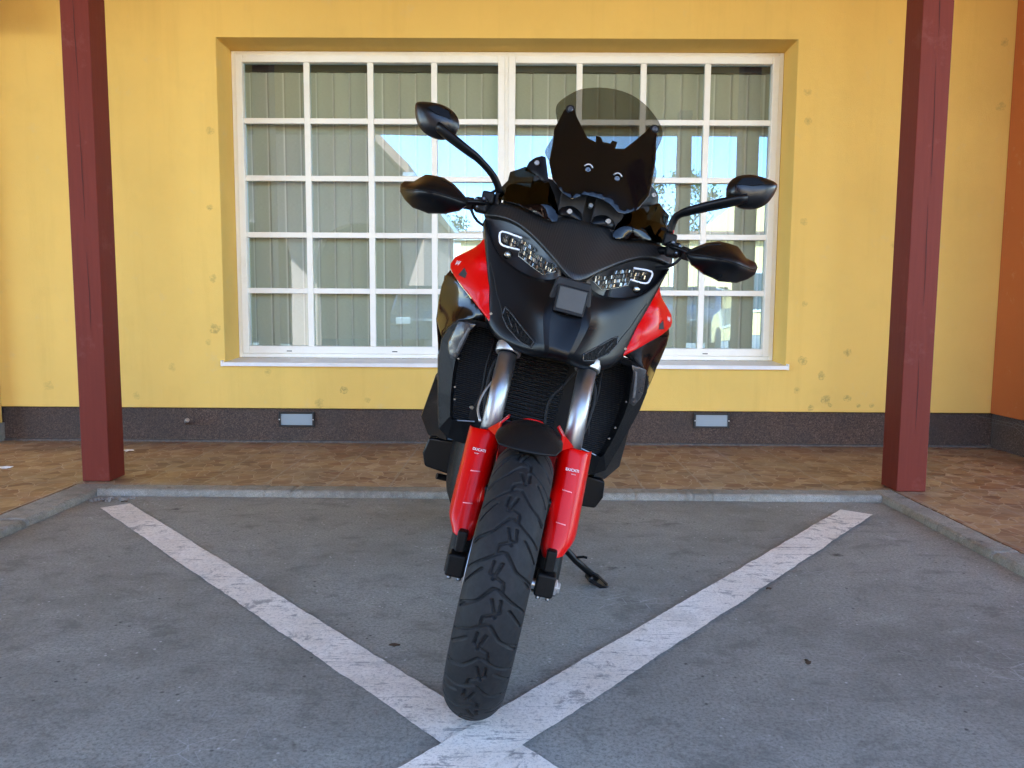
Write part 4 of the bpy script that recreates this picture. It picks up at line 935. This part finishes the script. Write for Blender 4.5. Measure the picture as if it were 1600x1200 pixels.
ax = steer(MB().tube([(-.128, 0, .325), (.138, 0, .325)], .013, 20).build('axle', M_steel, bike, bevel=.001))
steer(MB().lathe([(0, .021), (.006, .021), (.006, .014), (.014, .014)], (.130, 0, .328), (1, 0, 0), 6).build('axle_nut', M_zinc, ax, bevel=.001))
# fender: black lip in front, red body behind
def fend(name, th0, th1, mat, hw, rc0, rc1, re, parent=None, n=14, drop=.03, thk=.004):
    vs = []; nc = 15
    for i in range(n):
        t = i/(n-1); th = R(th0+(th1-th0)*t); rc = rc0+(rc1-rc0)*math.sin(min(1, t*1.3)*math.pi/2); w_ = hw*(1 if not isinstance(hw, tuple) else 1)
        wv = hw*(.84+.16*math.sin(min(1, t*2.5)*math.pi/2))
        for j in range(nc):
            u = -1+2*j/(nc-1); r = rc-(rc-re)*abs(u)**2.4; thj = th + R(3.5)*(abs(u)**2.5)*(1-t)
            vs.append((u*wv, -r*math.cos(thj), .325+r*math.sin(thj)))
    o = mk(name, vs, [(i*nc+j, i*nc+j+1, (i+1)*nc+j+1, (i+1)*nc+j) for i in range(n-1) for j in range(nc-1)], mat, parent or bike, sub=1)
    steer(o); o.modifiers.new('s', 'SOLIDIFY').thickness = thk; return o
fender = fend('front_fender', 70, 93, M_rough, .079, .348, .384, .345)
fend('fender_rear', 91, 140, M_red, .081, .386, .380, .338, fender)
for s in (-1, 1):
    vs = [(s*.074, -.005, .690), (s*.060, .01, .706), (s*.064, .10, .70), (s*.084, .10, .675), (s*.112, .105, .652), (s*.080, .075, .640)]
    steer(mk('fender_wing', vs, [(0, 1, 2, 3), (0, 3, 4, 5)], M_red, fender, solid=.004, bevel=.002))

# ---- wheels
def wheel(cy, cz, Ro, hw, bead, turned, seg=1500, rows=60, tread=True):
    """tyre with moulded grooves, rim with spokes"""
    L = .150; circ = 2*math.pi*Ro; L = circ/round(circ/L)
    lines = []
    for off, sg in ((0, 1), (L/2, -1)):
        for pl in ([(-.062, -.034), (-.026, -.012), (-.003, .006), (.004, .006), (.024, -.024), (.060, -.052)], [(.012, .058), (.014, .034), (-.010, .020), (-.012, .000)], [(.002, -.016), (-.008, -.050)], [(.030, .040), (.062, .004)], [(-.062, .030), (-.030, .044)]):
            lines.append([(sg*v, u+off) for v, u in pl])
    v = np.linspace(-1, 1, rows); prof = []
    arc = []
    for q in v:   # q -1..1 across the section
        a = q*R(74); x = hw*math.sin(a)/math.sin(R(74)); r = Ro-(hw*.98)*(1-math.cos(a))*1.05
        arc.append((x, r, a*hw/ math.sin(R(74))*.78))
    prof = arc; ang = np.arange(seg)*2*math.pi/seg; U = ang*Ro; n = rows
    X = np.array([p[0] for p in prof]); Rr = np.array([p[1] for p in prof]); Sx = np.array([p[2] for p in prof])
    dep = np.zeros((seg, n))
    if tread:
        uu = U % L
        D = np.full((seg, n), 9.0)
        for pl in lines:
            for a, b in zip(pl, pl[1:]):
                for sh in (-L, 0, L):
                    ax_, ay_ = a[0], a[1]+sh; bx, by = b[0], b[1]+sh
                    if max(ay_, by) < -.004 or min(ay_, by) > L+.004: continue
                    dx, dy = bx-ax_, by-ay_; t = np.clip(((Sx[None]-ax_)*dx+(uu[:, None]-ay_)*dy)/(dx*dx+dy*dy), 0, 1)
                    D = np.minimum(D, np.hypot(Sx[None]-(ax_+t*dx), uu[:, None]-(ay_+t*dy)))
        dep = .0065*np.clip((.0028-D)/.0008, 0, 1)
    Rv = Rr[None]-dep; Y = -Rv*np.cos(ang)[:, None]; Z = Rv*np.sin(ang)[:, None]
    vs = [(float(X[j]), cy+float(Y[i, j]), cz+float(Z[i, j])) for i in range(seg) for j in range(n)]
    # sidewalls
    sw = [(X[-1], Rr[-1]), (hw*1.0, Rr[-1]-.012), (hw*.93, bead+.018), (hw*.80, bead+.003), (hw*.72, bead)]
    fs = [(i*n+j, i*n+j+1, ((i+1) % seg)*n+j+1, ((i+1) % seg)*n+j) for i in range(seg) for j in range(n-1)]
    for sg in (1, -1):
        base = [i*n+(n-1 if sg > 0 else 0) for i in range(seg)]
        for x, r in sw[1:]:
            k = len(vs); vs += [(sg*float(x), cy-r*math.cos(a), cz+r*math.sin(a)) for a in ang]; cur = list(range(k, k+seg))
            fs += [(base[i], base[(i+1) % seg], cur[(i+1) % seg], cur[i]) for i in range(seg)]; base = cur
    return vs, fs
vs, fs = wheel(0, .325, .325, .069, .243, True, 1800, 96)
fwh = steer(roll=True, o=MB().lathe([(-.044, .236), (-.046, .250), (-.040, .252), (-.030, .232), (-.010, .222), (.010, .222), (.030, .232), (.040, .252), (.046, .250), (.044, .236), (.02, .214), (-.02, .214)], (0, 0, .325), (1, 0, 0), 96, close=True).build('front_wheel', M_matte, bike, bevel=.001))
ty = steer(mk('tyre', vs, fs, M_rub, fwh, smooth=True), True)
bm = bmesh.new(); bm.from_mesh(ty.data)
bm.to_mesh(ty.data); bm.free()
def spokes(cy, cz, r0, r1, par, st):
    for k in range(5):
        for d in (-.16, .16):
            a = 2*math.pi*k/5; p0 = (0, cy+r0*math.cos(a+d*.6), cz+r0*math.sin(a+d*.6)); p1 = (0, cy+r1*math.cos(a+d*1.7), cz+r1*math.sin(a+d*1.7))
            o = MB().tube([p0, p1], [.013, .010], 8).build('spoke', M_matte, par); st and steer(o)
    o = MB().lathe([(-.05, .03), (-.05, .045), (.05, .045), (.05, .03)], (0, cy, cz), (1, 0, 0), 32, close=True).build('hub', M_matte, par); st and steer(o)
spokes(0, .325, .04, .218, fwh, True)
vs, fs = wheel(1.567, .330, .330, .088, .235, False, 300, 24, False)
rwh = MB().lathe([(-.07, .225), (-.072, .242), (-.06, .24), (-.04, .222), (.04, .222), (.06, .24), (.072, .242), (.07, .225), (.03, .205), (-.03, .205)], (0, 1.567, .33), (1, 0, 0), 64, close=True).build('rear_wheel', M_matte, bike)
mk('tyre', vs, fs, M_rub, rwh, smooth=True); spokes(1.567, .33, .04, .21, rwh, False)

# ---- handlebar, guards, mirrors
hb = steer(MB().tube(cat([(-.46, .42, 1.208), (-.36, .405, 1.214), (-.28, .41, 1.218), (-.20, .47, 1.205), (-.10, .50, 1.18), (.10, .50, 1.18), (.20, .47, 1.205), (.28, .41, 1.218), (.36, .405, 1.214), (.46, .42, 1.208)], 5), .012, 14).build('handlebar', M_matte, bike, smooth=True))
HG = [(.305, .345, 1.217), (.330, .352, 1.236), (.356, .36, 1.254), (.392, .370, 1.268), (.448, .385, 1.268), (.478, .390, 1.243), (.508, .398, 1.238), (.517, .40, 1.226), (.514, .398, 1.206), (.494, .385, 1.186), (.464, .370, 1.168), (.414, .350, 1.160), (.366, .337, 1.168), (.328, .337, 1.185), (.312, .340, 1.203)]
for s in (-1, 1):
    steer(MB().tube([(s*.30, .388, 1.217), (s*.33, .394, 1.215), (s*.46, .42, 1.208)], [.018, .017, .017], 16).build('grip', M_rub, hb, smooth=True))
    steer(MB().tube(cat([(s*.262, .375, 1.225), (s*.29, .352, 1.220), (s*.36, .352, 1.205), (s*.45, .368, 1.195)], 5), [.006]*16, 8).build('hand_lever', M_matte, hb, smooth=True))
    steer(MB().box(s*.276-.020, s*.276+.020, .372, .415, 1.198, 1.240).build('switch_housing', M_rough, hb, bevel=.009, seg=3))
    steer(MB().box(s*.262-.018, s*.262+.018, .385, .425, 1.228, 1.262).build('fluid_reservoir', M_rough, hb, bevel=.007, seg=3))
    steer(MB().tube(cat([(s*.262, .40, 1.255), (s*.24, .43, 1.275), (s*.20, .46, 1.25), (s*.12, .47, 1.15)], 5), .0045, 8).build('brake_hose' if s < 0 else 'cable', M_rub, hb, smooth=True))
    steer(MB().tube(cat([(s*.30, .375, 1.200), (s*.285, .38, 1.180), (s*.265, .42, 1.17), (s*.20, .46, 1.16)], 5), .004, 8).build('cable', M_rub, hb, smooth=True))
    # clamp of the mirror
    steer(MB().lathe([(0, .011), (.03, .011), (.034, .008)], ((.234 if s < 0 else .256)*s, .40, 1.232), (0, -.05, 1), 14).build('mirror_clamp', M_matte, hb))
    for q in ((.268, .368, 1.232, .005), (.288, .366, 1.226, .005), (.282, .368, 1.206, .004)): steer(MB().lathe([(0, q[3]), (.012, q[3]), (.014, q[3]*.6)], (s*q[0], q[1], q[2]), (0, -1, .2), 12).build('clamp_bolt', M_screwm, hb))
    HGI = [(.348, .305, 1.210), (.392, .280, 1.206), (.442, .295, 1.206), (.484, .345, 1.210), (.393, .325, 1.244), (.363, .340, 1.246), (.40, .312, 1.178), (.45, .335, 1.180), (.330, .322, 1.212)]
    g_ = sheet('hand_guard', HG, HGI, M_matte, bike, thick=.016, side=s, er=.004, rnd_out=False)
    steer(g_)
    hf = tps([(p[0], p[2]) for p in HG+HGI], [p[1] for p in HG+HGI])
    for pl in ([(.309, 1.212), (.345, 1.212), (.392, 1.210), (.442, 1.209), (.484, 1.211), (.512, 1.218)], [(.309, 1.214), (.336, 1.232), (.362, 1.247), (.392, 1.256)]):
        steer(MB().tube([(s*x, float(hf([(x, z)])[0])+.0004, z) for x, _, z in cat([(a, 0, b) for a, b in pl], 5)], .0022, 6).build('guard_ridge', M_matte, g_, smooth=True))
    ms = steer(MB().tube(cat([(s*.232, .405, 1.262), (s*.240, .398, 1.280), (s*.262, .387, 1.308), (s*.306, .378, 1.339), (s*.345, .376, 1.357), (s*.400, .380, 1.383), (s*.440, .386, 1.404)] if s < 0 else [(.258, .392, 1.262), (.2584, .390, 1.287), (.2629, .386, 1.306), (.2760, .380, 1.319), (.2991, .376, 1.332), (.350, .376, 1.357), (.440, .386, 1.399)], 4), [.0125, .0125, .013]+[.0135]*9+[.0145, .015, .016, .0165, .017, .0175, .018, .0185, .019, .0195, .0195, .019, .017], 12, flat=.62).build('mirror_arm', M_matte, bike, smooth=True))
    MR = [(.386, .41, 1.418), (.391, .41, 1.440), (.408, .41, 1.458), (.442, .41, 1.470), (.483, .414, 1.471), (.517, .422, 1.466), (.5235, .424, 1.454), (.515, .420, 1.423), (.498, .415, 1.397), (.469, .41, 1.380), (.431, .41, 1.376), (.400, .41, 1.391), (.388, .41, 1.404)]
    mi = sheet('mirror', MR, [], M_gloss2 if 'M_gloss2' in globals() else M_gloss, bike, thick=.012, side=s, er=0, dome=.030, rnd_out=True, res=.009); steer(mi)
    gl_ = sheet('mirror_glass', [(x*.94+.027, y+.0135, (z-1.425)*.88+1.425) for x, y, z in MR], [], M_steel, mi, thick=.001, side=s, er=0, rnd_out=True); steer(gl_)
    steer(mk('mirror_facet', [(s*.405, .383, 1.430), (s*.450, .376, 1.436), (s*.478, .378, 1.448), (s*.455, .382, 1.460), (s*.418, .386, 1.452)], [(0, 1, 2, 3, 4)], M_matte, mi, solid=.003, bevel=.001))
steer(MB().lathe([(0, .006), (.010, .006), (.012, .004)], (.262, .395, 1.262), (0, -.3, 1), 14).build('kill_switch', M_led, hb))

# ---- side stand (on the picture's right)
st = MB().tube([(.13, .74, .30), (.205, .76, .252), (.31, .785, .176), (.405, .800, .124)], [.015, .014, .012, .012], 14).build('side_stand', M_matte, bike, smooth=True)
P = [(x+.018, y, z-.005) for x, y, z in [(.345, .815, .1385), (.355, .775, .1365), (.40, .765, .125), (.455, .772, .1115), (.470, .79, .107), (.452, .815, .112), (.40, .835, .125)]]
vs = [(x, y, z-.016) for x, y, z in P]+[(x, y, z-.002) for x, y, z in P]; k = len(P)
mk('stand_foot', vs, [tuple(range(k)), tuple(range(2*k-1, k-1, -1))]+[(i, (i+1) % k, (i+1) % k+k, i+k) for i in range(k)], M_matte, st, bevel=.002)
MB().tube([(.30, .785, .182), (.333, .775, .197), (.345, .77, .198)], .0045, 8).build('stand_peg', M_matte, st)
for q in ((.380, .79, .129), (.440, .785, .114)): MB().lathe([(0, .006), (.003, .006), (.005, .003)], (q[0], q[1]-.01, q[2]), (-.2, -.4, 1), 12).build('foot_bolt', M_screwm, st)
MB().tube([(.35, .80, .15), (.40, .785, .142), (.44, .785, .118)], .005, 8).build('foot_brace', M_matte, st)

# wiring and hoses that show between the fork and the radiators
for s in (-1, 1):
    MB().tube(cat([(s*.10, .38, .86), (s*.145, .345, .80), (s*.150, .33, .72), (s*.135, .30, .64), (s*.11, .22, .58), (s*.085, .12, .50)], 5), .0042, 8).build('brake_hose', M_rub, bike, smooth=True)
    MB().tube(cat([(s*.16, .40, .86), (s*.165, .385, .78), (s*.16, .38, .70), (s*.168, .38, .66)], 5), .003, 8).build('cable', M_rub, bike, smooth=True)
steer(MB().tube(cat([(-.135, .14, .66), (-.150, .17, .69), (-.145, .20, .73), (-.12, .24, .78)], 5), .0032, 8).build('speed_sensor_cable', M_alu, bike, smooth=True))

# ---- body behind
def loft(secs, mat, name, par, n=20, pw=2.6):
    vs = []; 
    for y, hw, z0, z1 in secs:
        for j in range(n):
            a = 2*math.pi*j/n; c, s_ = math.cos(a), math.sin(a); f = lambda v: math.copysign(abs(v)**(2/pw), v); vs.append((hw*f(c), y, (z0+z1)/2+(z1-z0)/2*f(s_)))
    k = len(secs); fs = [(i*n+j, i*n+(j+1) % n, (i+1)*n+(j+1) % n, (i+1)*n+j) for i in range(k-1) for j in range(n)] + [tuple(range(n))[::-1], tuple((k-1)*n+j for j in range(n))]
    return mk(name, vs, fs, mat, par, sub=1)
loft([(.44, .13, .86, 1.12), (.50, .24, .82, 1.14), (.62, .27, .80, 1.16), (.78, .25, .80, 1.15), (.92, .17, .80, 1.04), (1.0, .13, .80, .96)], M_red, 'fuel_tank', bike)
loft([(.90, .10, .84, .90), (1.0, .14, .82, .905), (1.15, .16, .82, .90), (1.30, .14, .84, .94), (1.50, .12, .88, .98), (1.62, .09, .92, .985)], M_rub, 'seat', bike)
loft([(1.05, .12, .74, .83), (1.3, .13, .78, .86), (1.6, .11, .84, .93), (1.80, .06, .90, .95)], M_red, 'tail', bike)
loft([(.48, .14, .30, .80), (.56, .20, .26, .82), (.80, .21, .26, .80), (1.0, .18, .28, .74), (1.1, .12, .34, .60)], M_rough, 'engine', bike, pw=4)
for s in (-1, 1):
    LC = [(.300, .484), (.309, .428), (.292, .386), (.182, .376), (.13, .40), (.14, .50)]; dx = .020*1
    vs = [(s*x+dx, .70, z) for x, z in LC]+[(s*x*.96+dx, 1.0, z+.02) for x, z in LC]; k = len(LC)
    mk('lower_side_case', vs, [tuple(range(k)), tuple(range(2*k-1, k-1, -1))]+[(i, (i+1) % k, (i+1) % k+k, i+k) for i in range(k)], M_matte, bike, bevel=.008)
    A = [(s*.315+dx*.5, .58, .70), (s*.345+dx, .75, .536), (s*.306+dx, .75, .480), (s*.24+dx, .62, .50), (s*.262+dx*.5, .58, .60)]
    Bq = [(x-s*.01, y+.18, z+.03) for x, y, z in A]; k = 5
    mk('heel_fairing', A+Bq, [(0, 1, 2, 3, 4), (9, 8, 7, 6, 5)]+[(i, (i+1) % k, (i+1) % k+k, i+k) for i in range(k)], M_gloss, bike, bevel=.004)
    MB().tube([(s*.16+dx, .83, .338), (s*.245+dx, .80, .343)], .011, 10).build('footpeg', M_rough, bike)
    MB().lathe([(0, .010), (.010, .010), (.013, .006)], (s*.19+dx, .79, .335), (0, -1, 0), 8).build('peg_bolt', M_alu, bike)
    MB().tube([(s*.10, .98, .34), (s*.13, 1.25, .33), (s*.135, 1.60, .33)], [.035, .032, .028], 12).build('swingarm', M_matte, bike, smooth=True)
MB().tube(cat([(.0, .70, .25), (.04, .9, .24), (.08, 1.15, .30), (.12, 1.5, .48)], 4), [.025]*8+[.05]*5, 16).build('exhaust', M_steel, bike, smooth=True)
mk('number_plate_holder', [(-.09, 1.86, .62), (.09, 1.86, .62), (.06, 1.80, .90), (-.06, 1.80, .90)], [(0, 1, 2, 3)], M_rough, bike, solid=.006)
MB().box(-.07, .07, 1.795, 1.825, .905, .935).build('tail_light', M_led, bike, bevel=.006)
bolt('brake_hose_union', (-.176, .372, .655), .006, bike)
MB().tube(cat([(.085, .345, .84), (.06, .34, .79), (.03, .345, .73), (.035, .35, .66), (.05, .35, .62)], 5), .004, 8).build('brake_hose', M_rub, bike, smooth=True)
